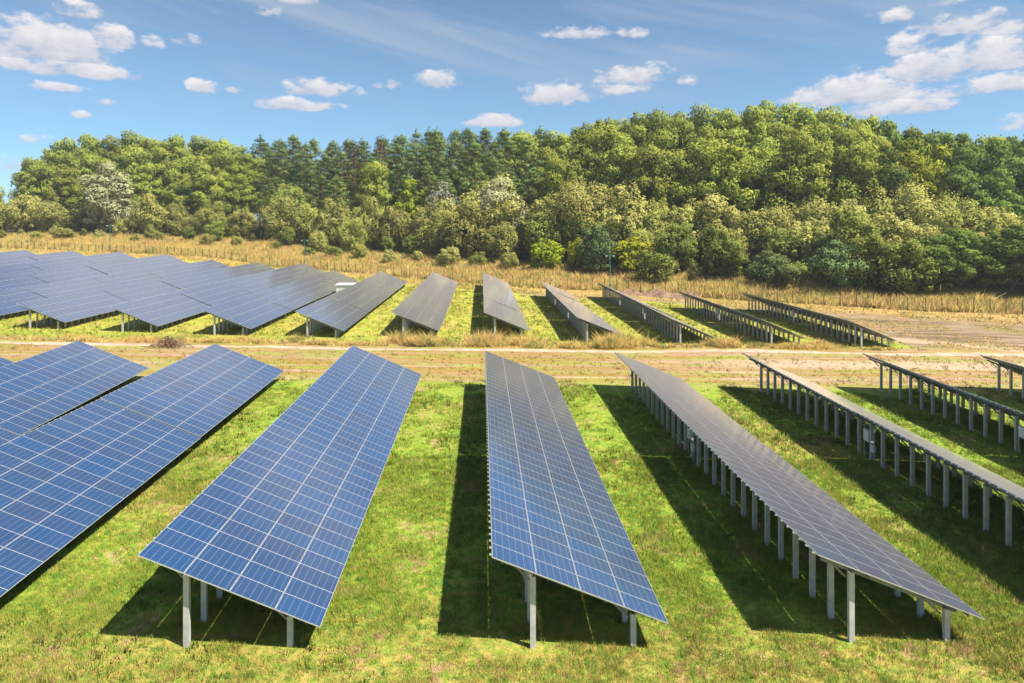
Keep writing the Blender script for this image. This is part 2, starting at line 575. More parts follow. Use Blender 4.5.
def build_ground():
    xs = axis([(-1800, -150, 120), (-150, -200, 12), (-200, 140, 2.5), (140, 150, 12), (150, 1800, 120)])
    ys = axis([(-120, 8, 16), (8, 60, 2.0), (60, 300, 2.5), (300, 520, 12), (520, 2600, 160)])
    X, Y = np.meshgrid(xs, ys)
    Z = height(X, Y)
    nx, ny = len(xs), len(ys)
    I = np.arange(nx * ny).reshape(ny, nx)
    q = np.stack([I[:-1, :-1], I[:-1, 1:], I[1:, 1:], I[1:, :-1]], -1).reshape(-1, 4)
    D = behind(X, Y)
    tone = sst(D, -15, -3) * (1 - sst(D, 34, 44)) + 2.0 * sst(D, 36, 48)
    me = new_mesh('ground', np.stack([X, Y, Z], -1).reshape(-1, 3), q, mats=[ground_material()], smooth=True, tone=tone.ravel())
    soil = sst(D, -20, -9) * sst(X, 2, 14) * (1 - sst(D, -3, 0))
    at2 = me.attributes.new('soil', 'FLOAT', 'POINT')
    at2.data.foreach_set('value', soil.ravel().astype(np.float32))
    tag(link('ground', me), kind='structure')


build_ground()


def build_track():
    """sandy wheel track crossing the field between the two blocks"""
    mt = noisy('sandy_track', (0.34, 0.25, 0.175), (0.50, 0.395, 0.295), 0.9, 0.95, 0, 0.4)
    v, q = [], []
    r = random.Random(3)
    xs = np.arange(-150, 131, 0.8)
    W = 5
    for i, x in enumerate(xs):
        yc = 78.3 + 0.25 * math.sin(x * 0.09)
        wl = 0.75 + 0.25 * math.sin(x * 0.37 + 1) + r.uniform(-.3, .3) + 0.008 * max(x - 20, 0)
        wh = 0.60 + 0.25 * math.sin(x * 0.23) + r.uniform(-.25, .25)
        for k in range(W):
            y = yc - wl + (wl + wh) * k / (W - 1)
            edge = 0.006 if k in (0, W - 1) else 0.03
            v.append((x, y, hz(x, y) + edge))
        if i:
            b = (i - 1) * W
            for k in range(W - 1):
                q.append((b + k, b + W + k, b + W + k + 1, b + k + 1))
    tag(link('dirt_road', new_mesh('dirt_road', v, q, mats=[mt], smooth=True)), kind='structure')


build_track()


# ------------------------------------------------------------------ air
def build_haze(density=0.00020):  # thin scattering volume added to lift dark shade in wood and field
    mb = MB()
    x0, x1, y0, y1, z0, z1 = -2000, 2000, -200, 2700, -60, 75
    mb.box(((x0 + x1) / 2, (y0 + y1) / 2, (z0 + z1) / 2), (x1 - x0, y1 - y0, z1 - z0))
    mt = bpy.data.materials.new('shadow_lift_haze')
    mt.use_nodes = True
    t = NT(mt.node_tree)
    t.n.clear()
    out = t.node('ShaderNodeOutputMaterial')
    v = t.node('ShaderNodeVolumePrincipled')
    v.inputs['Color'].default_value = (0.80, 0.88, 0.95, 1)
    v.inputs['Density'].default_value = density
    v.inputs['Anisotropy'].default_value = 0.2
    t.l.new(v.outputs[0], out.inputs['Volume'])
    o = link('haze', mb.mesh('haze', mt))
    tag(o, 'thin haze added to lift the shadows of the field and wood', 'haze', kind='stuff')


build_haze()


# ------------------------------------------------------------------ solar rows
TILT0 = math.radians(22.5)
SLOPE = 6.716
MW, ML, PITCH_M = 1.665, 1.008, 1.0125      # module length across the slope, width along the row, spacing
CG = 0.018
ZH = 3.407


def module_mesh():
    mb = MB()
    mb.box((MW / 2, ML / 2, -0.0175), (MW, ML, 0.035))
    uv = []
    for f in mb.q:
        for i in f:
            p = mb.v[i]
            uv.append((p[0] / MW * 0.9998 + 0.0001, p[1] / ML * 0.9998 + 0.0001))
    # faces: 0 bottom, 1 top, rest sides
    mi = [1, 0, 2, 2, 2, 2]
    return new_mesh('module', mb.v, mb.q, mats=[M_PANEL, M_BACK, M_ALU], mat_idx=mi, uv=uv)


MODULE = module_mesh()


def strip_mesh(cells, name):
    """cells: list of (x0, y0, nx, ny, u0, v0): slabs of modules sharing the module grid"""
    v, q, mi, uv = [], [], [], []
    for (x0, y0, sx, sy, nu, nv, u0, v0) in cells:
        b = len(v)
        for z in (-0.035, 0.0):
            for dx, dy in ((0, 0), (sx, 0), (sx, sy), (0, sy)):
                v.append((x0 + dx, y0 + dy, z))
        for k, f in enumerate(((0, 3, 2, 1), (4, 5, 6, 7), (0, 1, 5, 4), (1, 2, 6, 5), (2, 3, 7, 6), (3, 0, 4, 7))):
            q.append([b + i for i in f])
            mi.append((1, 0, 2, 2, 2, 2)[k])
            for i in f:
                p = v[b + i]
                uv.append((u0 + 0.0001 + (p[0] - x0) / sx * nu * 0.9998, v0 + 0.0001 + (p[1] - y0) / sy * nv * 0.9998))
    return new_mesh(name, v, q, mats=[M_PANEL, M_BACK, M_ALU], mat_idx=mi, uv=uv)


def box_mesh(name, size, mat, centre=(0, 0, 0)):
    mb = MB()
    mb.box(centre, size)
    return mb.mesh(name, mat)


def post_mesh(h, w=0.20, d=0.15):
    """C section post: web and two flanges"""
    mb = MB()
    mb.box((0, -d / 2 + 0.02, h / 2 - 0.2), (w, 0.04, h + 0.4))
    mb.box((-w / 2 + 0.02, 0.022, h / 2 - 0.2), (0.04, d - 0.044, h + 0.4))
    mb.box((w / 2 - 0.02, 0.022, h / 2 - 0.2), (0.04, d - 0.044, h + 0.4))
    return mb.mesh('post', M_POST)


RAIL = None
_cache = {}


def cached(key, fn):
    if key not in _cache:
        _cache[key] = fn()
    return _cache[key]


def frame_mesh(tilt, full):
    """sloping beam on a pair of posts with its knee braces; origin at the high edge line"""
    mb = MB()
    c, s = math.cos(tilt), math.sin(tilt)

    def P(d, off):
        return (d * c - off * s, 0, -d * s - off * c)
    mb.beam(P(0.55, 0.265), P(6.1, 0.265), 0.07, 0.13, up=(s, 0, c))
    if full:
        w = SLOPE * c
        a = 0.235 * w / c
        b = 0.815 * w / c
        for base, dirs in ((a, (-0.55,)), (b, (-0.6,))):
            q0 = P(base, 0.34)
            for dd in dirs:
                q1 = P(base + dd, 0.30)
                mb.beam((q0[0], 0.0, q0[2] - 0.25), (q1[0], 0.0, q1[2]), 0.05, 0.07)
    return mb.mesh('rafter', M_DARKSTEEL)


def make_row(name, X0, X1, y0, z0, z1, nsub, near, label, group, dtilt=0.0, gap=0.05, seed=0, posts='all', rails=False):
    r = random.Random(seed)
    sub_len = 18 * PITCH_M
    total = nsub * sub_len + (nsub - 1) * gap
    root = bpy.data.objects.new(name, None)
    COL.objects.link(root)
    root.location = (X0, y0, z0)
    root.rotation_euler = (math.atan2(z1 - z0, total), 0, -math.atan2(X1 - X0, total))
    tag(root, label, 'solar panels', group)
    tilt = TILT0 + dtilt / SLOPE / math.cos(TILT0)
    w = SLOPE * math.cos(tilt)
    full_mods = []
    for s in range(nsub):
        ys = s * (sub_len + gap)
        td = tilt + math.radians(r.uniform(-0.25, 0.25) if near else r.uniform(-0.8, 0.8))
        pt = math.radians(r.uniform(-0.03, 0.03) if near else r.uniform(-0.22, 0.22))
        dz = r.uniform(-0.03, 0.03)
        # table frame: x down the slope, y along the row
        T = Matrix.Translation((0, ys + sub_len / 2, ZH + dz)) @ Matrix.Rotation(pt, 4, 'X') @ Matrix.Rotation(td, 4, 'Y') @ Matrix.Translation((0, -sub_len / 2, 0))
        if near:
            for k in range(18):
                for cix in range(4):
                    loc = T @ Vector((cix * (MW + CG), k * PITCH_M, 0))
                    full_mods.append((ys + k, cix, T @ Matrix.Translation((cix * (MW + CG), k * PITCH_M, 0)), s, k))
        else:
            cells = [(cix * (MW + CG), 0, MW, sub_len, 1, 18, cix, 0) for cix in range(4)]
            me = cached('strip', lambda: strip_mesh(cells, 'module_table'))
            o = link('module_table', me, root)
            o.matrix_local = T
        # purlins under the modules
        for d in (0.45, 2.2, 4.4, 6.2):
            me = cached('purlin', lambda: box_mesh('purlin', (0.06, sub_len - 0.30, 0.08), M_DARKSTEEL))
            o = link('purlin', me, root)
            o.matrix_local = T @ Matrix.Translation((d, sub_len / 2, -0.135))
        if rails:
            rm = cached('rail', lambda: box_mesh('rail', (SLOPE + 0.05, 0.05, 0.05), M_ALU))
            for k in range(36):
                o = link('rail', rm, root)
                o.matrix_local = T @ Matrix.Translation((SLOPE / 2 - 0.05, PITCH_M * (k * 0.5 + 0.25) - 0.008, -0.0625))
        np_ = 13 if near else 13
        st = (sub_len - 1.15) / (np_ - 1)
        for k in range(np_):
            yy = ys + 0.45 + k * st
            xh, xl = 0.235 * w, 0.815 * w
            zh_ = ZH - xh * math.tan(tilt) - 0.33
            zl_ = ZH - xl * math.tan(tilt) - 0.33
            hk = round(zh_, 1)
            lk = round(zl_, 1)
            jit = r.uniform(-0.015, 0.015)
            o = link('post', cached(('post', hk), lambda: post_mesh(hk)), root, (xh, yy + jit, zh_ - hk))
            o = link('post', cached(('post', lk), lambda: post_mesh(lk)), root, (xl, yy - jit, zl_ - lk))
            if near or posts == 'all':
                fm = cached(('frame', round(tilt, 3), near), lambda: frame_mesh(tilt, near))
                link('rafter', fm, root, (0, yy + 0.16, ZH + dz))
    if near:
        full_mods.sort(key=lambda a: (a[3] * 100 + a[4], a[1]))
        for (yy, cix, T, s, k) in full_mods[:100]:
            o = link('module', MODULE, root)
            o.matrix_local = T
        # the modules farther along, one piece
        rest = full_mods[100:]
        V, Q, MI, UV = [], [], [], []
        bv = [Vector(v.co) for v in MODULE.vertices]
        bq = [list(p.vertices) for p in MODULE.polygons]
        bm_ = [p.material_index for p in MODULE.polygons]
        buv = [tuple(d.uv) for d in MODULE.uv_layers[0].data]
        for n, (yy, cix, T, s, k) in enumerate(rest):
            b = len(V)
            V += [tuple(T @ p) for p in bv]
            Q += [[b + i for i in f] for f in bq]
            MI += bm_
            UV += [(a + cix + 4 * s, c + k) for a, c in buv]
        o = link('module', new_mesh('module_rest', V, Q, mats=[M_PANEL, M_BACK, M_ALU], mat_idx=MI, uv=UV), root)
        o['kind'] = 'stuff'
    return root


GF = 'rows of solar panels in the nearer block'
GB = 'rows of solar panels beyond the sandy track'
front = [
    # X near, X far, y near, z near, z far, tilt change, label
    (-47.0, -48.6, 25.6, -0.3, -0.15, 0.0, 'blue solar panel row showing only one tiny corner at the left edge, nearer block'),
    (-34.68, -36.60, 24.88, -0.40, -0.15, 0.06, 'deep blue solar panel row cut off at left, its far corner near the brush pile'),
    (-23.80, -24.19, 24.2, 0.01, -0.14, -0.01, 'long deep blue solar panel row running off the lower left photo edge'),
    (-11.78, -11.60, 23.08, 0.05, 0.14, 0.08, 'mid blue solar panel row with sunlit slits in its shadow, leftmost with near posts showing'),
    (0.36, 0.34, 22.94, 0.01, -0.17, -0.07, 'purple grey solar panel row in the middle of the nearer block, shadow along its left'),
    (12.10, 12.16, 23.10, 0.06, -0.10, -0.06, 'dark grey low-angle solar panel row on high posts, its near corner at the lower right'),
    (23.94, 24.02, 23.02, -0.02, 0.02, 0.0, 'thin edge-on nearer solar row with a white inverter box, running off the right edge'),
    (35.30, 35.66, 23.64, -0.21, 0.05, 0.0, 'edge-on solar panel row seen from behind, second from the right in the nearer block'),
    (47.33, 47.35, 24.04, 0.0, 0.03, 0.0, 'edge-on solar panel row whose far end only peeks in at the right photo edge'),
]
for i, (a, b, y, z0, z1, dt, lab) in enumerate(front):
    make_row('solar_panel_row', a, b, y, z0 - 0.024 * a, z1 - 0.024 * b, 2, True, lab, GF, dt, 0.05, 40 + i, rails=True)

back = []
XA = -35.62
for i, (y0, n) in enumerate([(85.2, 4), (86.8, 5), (87.8, 5), (88.4, 5), (89, 5), (89, 5), (89, 5), (89, 5), (89, 5), (89, 5)]):
    back.append((XA - 12.3 * i, y0, n))
left_labels = [
    'far solar row left of the white cabin, third near end from the left',
    'pale blue far solar row whose near end is second from the left beyond the track',
    'pale blue far solar row whose near end is the leftmost one showing beyond the track',
    'blue far solar row, nearest of those with near ends outside the left edge',
    'blue far solar row with its far ridge above the brush pile on the track',
    'blue far solar row with its far ridge just under the leftmost green pole',
    'blue far solar row with its far ridge just left of the leftmost green pole',
    'hazy blue far solar row at left, last but two before the dry grass',
    'hazy blue far solar row at left, last but one before the dry grass',
    'outermost hazy blue far solar row at the far left edge of the field',
]
for i, (x, y0, n) in enumerate(back):
    L = n * 18.2 + (n - 1) * 0.25
    zz0, zz1 = hz(x + 3, y0), hz(x + 3, y0 + L)
    make_row('solar_panel_row', x, x, y0, zz0, zz1, n, False, left_labels[i], GB, 0, 0.25, 80 + i, posts='all')
right_rows = [
    (-23.84, -23.9, 85.0, 4, 'grey far solar row right of the white cabin, with a slight bend halfway along'),
    (-11.75, -11.85, 86.2, 4, 'pale grey far solar row leaning right, with a clear seam halfway along'),
    (0.3, 0.2, 87.2, 4, 'pale far solar row with a straight dark shadow on its left, near the middle'),
    (12.25, 12.2, 84.4, 3, 'low-angle far solar row with dense posts, near the dry weed heaps by the track'),
    (23.97, 24.0, 82.6, 3, 'edge-on far solar row with white boxes, right in front of the soil heap'),
    (35.6, 35.6, 82.0, 2, 'edge-on far solar row on bare posts, second from the right beyond the track'),
    (47.3, 47.3, 81.8, 2, 'rightmost edge-on far solar row beside the harrowed bare ground'),
]
for i, (xa, xb, y0, n, lab) in enumerate(right_rows):
    L = n * 18.2 + (n - 1) * 0.25
    zz0, zz1 = hz(xa + 3, y0), hz(xb + 3, y0 + L)
    make_row('solar_panel_row', xa, xb, y0, zz0, zz1, n, False, lab, GB, 0, 0.25, 120 + i)


# ------------------------------------------------------------------ inverter boxes
def make_inverter(x, y, z, label, open_box=False, s=1.0):
    root = bpy.data.objects.new('inverter_box', None)
    COL.objects.link(root)
    root.location = (x, y, z)
    tag(root, label, 'inverter', 'electrical boxes under the panel rows')
    mb = MB()
    mb.box((0, 0, 1.55), (0.32 * s, 0.75 * s, 0.95 * s), 0)
    link('cabinet', mb.mesh('cabinet', M_WHITE), root)
    mb = MB()
    for k in range(9):
        mb.box((0.19 * s, (-0.32 + 0.08 * k) * s, 1.55), (0.08, 0.02, 0.8 * s))
    mb.box((0.02, 0.0, 1.55 - 0.53 * s), (0.2, 0.6 * s, 0.08))
    link('heat_sink', mb.mesh('heat_sink', M_DARKSTEEL), root)
    mb = MB()
    mb.box((0, -0.6, 0.85), (0.18, 0.30, 0.42), 0)
    link('switch_box', mb.mesh('switch_box', M_WHITE), root)
    mb = MB()
    for k, yy in enumerate((-0.2, 0.0, 0.2)):
        mb.tube([(0.02, yy, 1.05), (0.03, yy - 0.05, 0.7), (0.0, yy * 0.6 - 0.3, 0.45), (0.0, -0.45, 0.66)], [0.022] * 4, 6, cap=False)
    mb.tube([(0.0, 0.1, 1.0), (0.02, 0.12, 0.5), (0.0, 0.1, -0.1)], [0.03] * 3, 6, cap=False)
    link('cable', mb.mesh('cable', M_BLACK, smooth=True), root)
    mb = MB()
    mb.box((0.06, 0.45, 1.0), (0.06, 0.06, 2.3), 0)
    mb.box((0.06, -0.66, 1.0), (0.06, 0.06, 2.3), 0)
    mb.box((0.06, -0.1, 1.2), (0.05, 1.1, 0.06), 0)
    mb.box((0.06, -0.1, 1.9), (0.05, 1.1, 0.06), 0)
    if open_box:
        mb.beam((-0.05, 0.5, 1.1), (-0.05, -0.5, 2.2), 0.05, 0.09)
    link('bracket', mb.mesh('bracket', M_STEEL), root)
    return root


make_inverter(13.56, 42.25, hz(13.5, 42), 'wired white box and slanting bar on the posts under the dark grey nearer row', True, 0.62)
make_inverter(25.4, 42.15, hz(25.4, 42), 'white inverter box hanging beneath the thin edge-on row at mid right', False, 0.75)
make_inverter(36.8, 43.0, hz(36.8, 43), 'white inverter box on a post at the right photo edge', False, 0.75)
for x, y, lab in ((25.45, 102.3, 'small white inverter box on the posts in front of the soil heap row'),
                  (37.1, 102.3, 'small white inverter box on the second far row from the right'),
                  (48.8, 101.2, 'small white inverter box on the rightmost far row')):
    make_inverter(x, y, hz(x, y), lab, False, 0.9)


# ------------------------------------------------------------------ white transformer cabin
def make_cabin(x, y):
    z = hz(x, y)
    root = bpy.data.objects.new('transformer_cabin', None)
    COL.objects.link(root)
    root.location = (x, y, z)
    tag(root, 'white flat-roofed transformer cabin between two far solar rows', 'cabin')
    mb = MB()
    mb.box((0, 0, 1.25), (3.2, 2.4, 2.5))
    link('wall', mb.mesh('wall', M_WHITE), root)
    mb = MB()
    mb.box((0, 0, 2.58), (3.6, 2.8, 0.14))
    mb.box((0, 0, 2.70), (3.3, 2.5, 0.10))
    link('roof', mb.mesh('roof', noisy('light_roof_sheet', (0.72, 0.72, 0.70), (0.62, 0.62, 0.6), 1.2, 0.5)), root)
    for s in (-1, 1):
        mb = MB()
        mb.box((s * 0.62, -1.223, 1.1), (1.1, 0.04, 2.0))
        d = link('door', mb.mesh('door', principled('cabin_door', (0.55, 0.56, 0.56), 0.5)), root)
        mb = MB()
        mb.box((s * 0.18, -1.265, 1.05), (0.05, 0.05, 0.22))
        link('handle', mb.mesh('handle', M_BLACK), d)


make_cabin(-26.9, 131.5)


# ------------------------------------------------------------------ fence and green poles
def fence_points(step):
    pts = [Vector((p[0], p[1], 0)) for p in FENCE]
    out = []
    acc = 0.0
    for a, b in zip(pts[:-1], pts[1:]):
        L = (b - a).length
        d = (-acc) % step if acc else 0.0
        while d < L:
            out.append(a.lerp(b, d / L))
            d += step
        acc += L
    return out


def build_fence():
    pts = [p for p in fence_points(2.9) if -190 < p.x < 135]
    root = bpy.data.objects.new('wire_fence', None)
    COL.objects.link(root)
    root.location = (pts[0].x, pts[0].y, hz(pts[0].x, pts[0].y))
    tag(root, 'long wire fence on thin dark posts along the tall dry grass', 'fence')
    off = root.location.copy()
    pm = box_mesh('post', (0.10, 0.10, 3.0), M_FENCE, (0, 0, 1.25))
    base = [Vector((p.x, p.y, hz(p.x, p.y))) for p in pts]
    extra = MB()
    for i, p in enumerate(base):
        if i < 100:
            link('post', pm, root, p - off)
        else:
            extra.box(p - off + Vector((0, 0, 1.25)), (0.10, 0.10, 2.9))
    if extra.v:
        link('post', extra.mesh('post_rest', M_FENCE), root)['kind'] = 'stuff'
    mb = MB()
    for a, b in zip(base[:-1], base[1:]):
        a, b = a - off, b - off
        for h in (0.1, 0.5, 0.9, 1.3, 1.7, 2.1, 2.5):
            mb.beam(a + Vector((0, 0, h)), b + Vector((0, 0, h)), 0.012, 0.012)
        for k in range(1, 12):
            c = a.lerp(b, k / 12)
            mb.box(c + Vector((0, 0, 1.3)), (0.010, 0.010, 2.4))
    link('wire_mesh', mb.mesh('wire_mesh', M_WIRE), root)


build_fence()


def make_pole(x, y, h, label):
    root = bpy.data.objects.new('camera_pole', None)
    COL.objects.link(root)
    root.location = (x, y, hz(x, y))
    tag(root, label, 'pole', 'green poles along the fence')
    mb = MB()
    mb.tube([(0, 0, -0.3), (0, 0, h * 0.5), (0, 0, h)], [0.11, 0.095, 0.08], 8)
    link('shaft', mb.mesh('shaft', M_GREENPOLE, smooth=False), root)
    mb = MB()
    mb.beam((-0.9, 0, h - 0.25), (0.9, 0, h - 0.25), 0.09, 0.09)
    link('crossarm', mb.mesh('crossarm', M_GREENPOLE), root)
    for s in (-0.85, 0.85):
        mb = MB()
        mb.box((s, -0.12, h - 0.46), (0.28, 0.6, 0.26))
        mb.box((s, -0.16, h - 0.315), (0.34, 0.75, 0.03))
        link('camera_head', mb.mesh('camera_head', principled('pale_plastic', (0.55, 0.6, 0.58), 0.5)), root)
    mb = MB()
    mb.box((0, -0.2, 1.6), (0.45, 0.22, 0.7))
    link('junction_box', mb.mesh('junction_box', M_GREENPOLE), root)


make_pole(-127.5, 231.5, 9.5, 'leftmost green pole by the fence, standing above the hazy blue far rows')
make_pole(-54.5, 205.0, 8.8, 'green pole by the fence straight beyond the white cabin')
make_pole(29.3, 149.0, 8.6, 'green pole by the fence close to the brown soil heap')


# ------------------------------------------------------------------ soil heap and brush pile
def make_soil_heap():
    mt = noisy('brown_soil', (0.16, 0.095, 0.06), (0.27, 0.17, 0.11), 0.9, 0.95, 0, 0.8)
    r = np.random.default_rng(5)
    lumps = [(r.uniform(-7.5, 7.5), r.uniform(-1.6, 1.6), r.uniform(0.5, 1.7), r.uniform(0.6, 2.0)) for _ in range(34)]
    xs = np.linspace(-10, 10, 81)
    ys = np.linspace(-4, 4, 33)
    X, Y = np.meshgrid(xs, ys)
    Z = np.zeros_like(X)
    for a, b, h, w in lumps:
        Z = np.maximum(Z, h * np.exp(-((X - a) ** 2 + (Y - b) ** 2) / (w * w)))
    Z = Z * (1 + 0.06 * r.standard_normal(Z.shape)) - 0.10
    cx, cy = 38.6, 140.5
    ca, sa = math.cos(-0.55), math.sin(-0.55)
    GX = X * ca - Y * sa
    GY = X * sa + Y * ca
    Z = Z + height(cx + GX, cy + GY) - hz(cx, cy)
    I = np.arange(X.size).reshape(X.shape)
    q = np.stack([I[:-1, :-1], I[:-1, 1:], I[1:, 1:], I[1:, :-1]], -1).reshape(-1, 4)
    o = link('soil_heap', new_mesh('soil_heap', np.stack([GX, GY, Z], -1).reshape(-1, 3), q, mats=[mt]), None, (cx, cy, hz(cx, cy)))
    tag(o, 'long low heap of reddish brown soil behind the far edge-on rows by the fence', 'soil heap')


make_soil_heap()


def make_brush_pile():
    x, y = -36.0, 77.2
    root = bpy.data.objects.new('brush_pile', None)
    COL.objects.link(root)
    root.location = (x, y, hz(x, y))
    tag(root, 'small heap of dry brown branches lying on the sandy track', 'brush pile')
    r = random.Random(9)
    mats = [noisy('dry_branch', (0.12, 0.075, 0.05), (0.24, 0.16, 0.10), 6, 0.9), noisy('dead_leaf_litter', (0.22, 0.13, 0.06), (0.34, 0.22, 0.11), 4, 0.95)]
    mb = MB()
    for k in range(150):
        a = r.uniform(0, 6.283)
        rad = abs(r.gauss(0, 1.0))
        c = Vector((1.25 * rad * math.cos(a), 0.8 * rad * math.sin(a), 0))
        hgt = 1.25 * math.exp(-(rad / 1.15) ** 2)
        c.z = r.uniform(0.0, 1.0) * hgt + 0.05
        d = Vector((r.uniform(-1, 1), r.uniform(-1, 1), r.uniform(-0.35, 0.6))).normalized() * r.uniform(0.3, 0.95)
        mid = c + Vector((r.uniform(-.1, .1), r.uniform(-.1, .1), r.uniform(-.05, .1)))
        w = r.uniform(0.012, 0.04)
        mb.tube([c - d, mid, c + d], [w, w * 0.8, w * 0.3], 5, cap=False)
    link('branches', mb.mesh('branches', mats[0]), root)
    V, Q = [], []
    for k in range(900):
        rad = abs(r.gauss(0, 0.9))
        a = r.uniform(0, 6.283)
        hgt = 0.95 * math.exp(-(rad / 1.1) ** 2)
        c = Vector((1.3 * rad * math.cos(a), 0.8 * rad * math.sin(a), r.uniform(0, hgt) + 0.03))
        u = Vector((r.uniform(-1, 1), r.uniform(-1, 1), r.uniform(-1, 1))).normalized()
        v = u.cross(Vector((r.uniform(-1, 1), r.uniform(-1, 1), r.uniform(-1, 1)))).normalized()
        s = r.uniform(0.05, 0.13)
        b = len(V)
        V += [c - u * s, c + v * s * .5, c + u * s, c - v * s * .5]
        Q.append((b, b + 1, b + 2, b + 3))
    link('dead_leaves', new_mesh('dead_leaves', V, Q, mats=[mats[1]]), root)


make_brush_pile()


# ------------------------------------------------------------------ trees
def leaf_material(name, dark, light, extra=None, transl=0.18, var=0.45):
    mt = bpy.data.materials.new(name)
    mt.use_nodes = True
    t = NT(mt.node_tree)
    t.n.clear()
    out = t.node('ShaderNodeOutputMaterial')
    geo = t.node('ShaderNodeNewGeometry')
    oi = t.node('ShaderNodeObjectInfo')
    at = t.node('ShaderNodeAttribute', attribute_name='tone')
    tone = at.outputs['Fac']
    k = t.math('ADD', t.math('MULTIPLY', geo.outputs['Random Per Island'], 0.5), t.math('MULTIPLY', tone, 0.55), clamp=True)
    c = t.mix(k, dark, light)
    if extra:
        c = t.mix(t.math('MULTIPLY', t.step(oi.outputs['Random'], 0.35, 1.0), 0.75), c, t.mix(k, tuple(a * 0.6 for a in extra), extra))
    hs = t.node('ShaderNodeHueSaturation')
    t.put(hs.inputs['Color'], c)
    t.put(hs.inputs['Hue'], t.math('MULTIPLY_ADD', t.math('SUBTRACT', oi.outputs['Random'], 0.5), 0.04, 0.5))
    t.put(hs.inputs['Value'], t.math('MULTIPLY_ADD', t.math('SUBTRACT', t.math('FRACT', t.math('MULTIPLY', oi.outputs['Random'], 7.31)), 0.5), var, 1.0))
    d = t.node('ShaderNodeBsdfDiffuse')
    tr = t.node('ShaderNodeBsdfTranslucent')
    t.put(d.inputs[0], hs.outputs[0])
    t.put(tr.inputs[0], t.mix(1.0, hs.outputs[0], (1.15, 1.1, 0.55), 'MULTIPLY'))
    sp = t.node('ShaderNodeAttribute', attribute_name='spray')
    vt = t.node('ShaderNodeVectorTransform', vector_type='NORMAL', convert_from='OBJECT', convert_to='WORLD')
    t.l.new(sp.outputs['Vector'], vt.inputs[0])
    va = t.node('ShaderNodeVectorMath', operation='MULTIPLY_ADD')
    t.l.new(geo.outputs['Normal'], va.inputs[0])
    va.inputs[1].default_value = (0.55, 0.55, 0.55)
    t.l.new(vt.outputs[0], va.inputs[2])
    vn_ = t.node('ShaderNodeVectorMath', operation='NORMALIZE')
    t.l.new(va.outputs[0], vn_.inputs[0])
    t.l.new(vn_.outputs[0], d.inputs['Normal'])
    ms = t.node('ShaderNodeMixShader')
    ms.inputs[0].default_value = transl
    t.l.new(d.outputs[0], ms.inputs[1])
    t.l.new(tr.outputs[0], ms.inputs[2])
    t.l.new(ms.outputs[0], out.inputs[0])
    return mt


M_BARK = noisy('bark', (0.09, 0.07, 0.05), (0.17, 0.14, 0.11), 3, 0.95, 0, 0.5)
M_PINEBARK = noisy('pine_bark', (0.20, 0.11, 0.065), (0.33, 0.19, 0.11), 2, 0.95, 0, 0.5)
M_GREYBARK = noisy('grey_bark', (0.36, 0.34, 0.33), (0.50, 0.48, 0.46), 3, 0.95)


def unit(v):
    return v / np.maximum(np.linalg.norm(v, axis=-1, keepdims=True), 1e-6)


def leaves(lobes, per_area, size, rng, outward=1.0, up=0.35, aspect=0.55, inner=0.72, thin=0.0):
    """diamond leaf sprays on the shells of ellipsoid lobes; lobes: (centre, radii, tone)"""
    C = np.array([l[0] for l in lobes], float)
    Rr = np.array([l[1] for l in lobes], float)
    V, T, O = [], [], []
    for i, (c, r, tone) in enumerate(lobes):
        r = np.array(r, float)
        area = 4 * math.pi * ((r[0] * r[1]) ** 1.6 / 3 + (r[0] * r[2]) ** 1.6 / 3 + (r[1] * r[2]) ** 1.6 / 3) ** (1 / 1.6)
        n = max(8, int(area * per_area))
        d = unit(rng.standard_normal((n, 3)))
        rad = 1.04 - np.abs(rng.normal(0, 0.20, (n, 1)))
        bump = sum(np.sin(d @ (rng.standard_normal(3) * 4.5) + rng.uniform(0, 6.28)) for _ in range(5))[:, None]
        rad = rad + 0.085 * bump
        rad = np.where(rng.random((n, 1)) < 0.22, rad + rng.random((n, 1)) * 0.30, rad)
        P = c + d * r * rad
        keep = np.ones(n, bool)
        for j in range(len(lobes)):
            if j == i:
                continue
            if np.linalg.norm(C[j] - c) > (max(Rr[j]) + max(r)):
                continue
            q = ((P - C[j]) / Rr[j])
            keep &= (q * q).sum(1) > inner * inner
        P, d = P[keep], d[keep]
        n = len(P)
        if not n:
            continue
        nn = unit(d * outward + rng.standard_normal((n, 3)) * 0.50 + np.array([0, 0, up]))
        a = unit(np.cross(nn, rng.standard_normal((n, 3))))
        b = np.cross(nn, a)
        s = size * rng.uniform(0.55, 1.25, (n, 1))
        bend = nn * s * rng.uniform(-0.25, 0.1, (n, 1))
        V.append(np.stack([P - a * s + bend, P - b * s * aspect, P + a * s + bend, P + b * s * aspect], 1))
        O.append(np.repeat(unit(d + np.array([0, 0, 0.25])), 4, 0))
        T.append(np.repeat(np.clip(tone + rng.normal(0, 0.12, n), 0, 1), 4))
    V = np.concatenate(V).reshape(-1, 3)
    T = np.concatenate(T)
    return V, np.arange(len(V)).reshape(-1, 4), T, np.concatenate(O)


def limb_tube(mb, p0, p1, r0, r1, rng, n=7, seg=5, wob=0.25):
    pts, rad = [], []
    p0, p1 = np.array(p0, float), np.array(p1, float)
    for i in range(seg):
        f = i / (seg - 1)
        p = p0 + (p1 - p0) * f
        if 0 < i < seg - 1:
            p = p + rng.normal(0, wob, 3) * np.array([1, 1, 0.4])
        pts.append(p)
        rad.append(r0 + (r1 - r0) * f ** 0.8)
    mb.tube(pts, rad, n, cap=False)


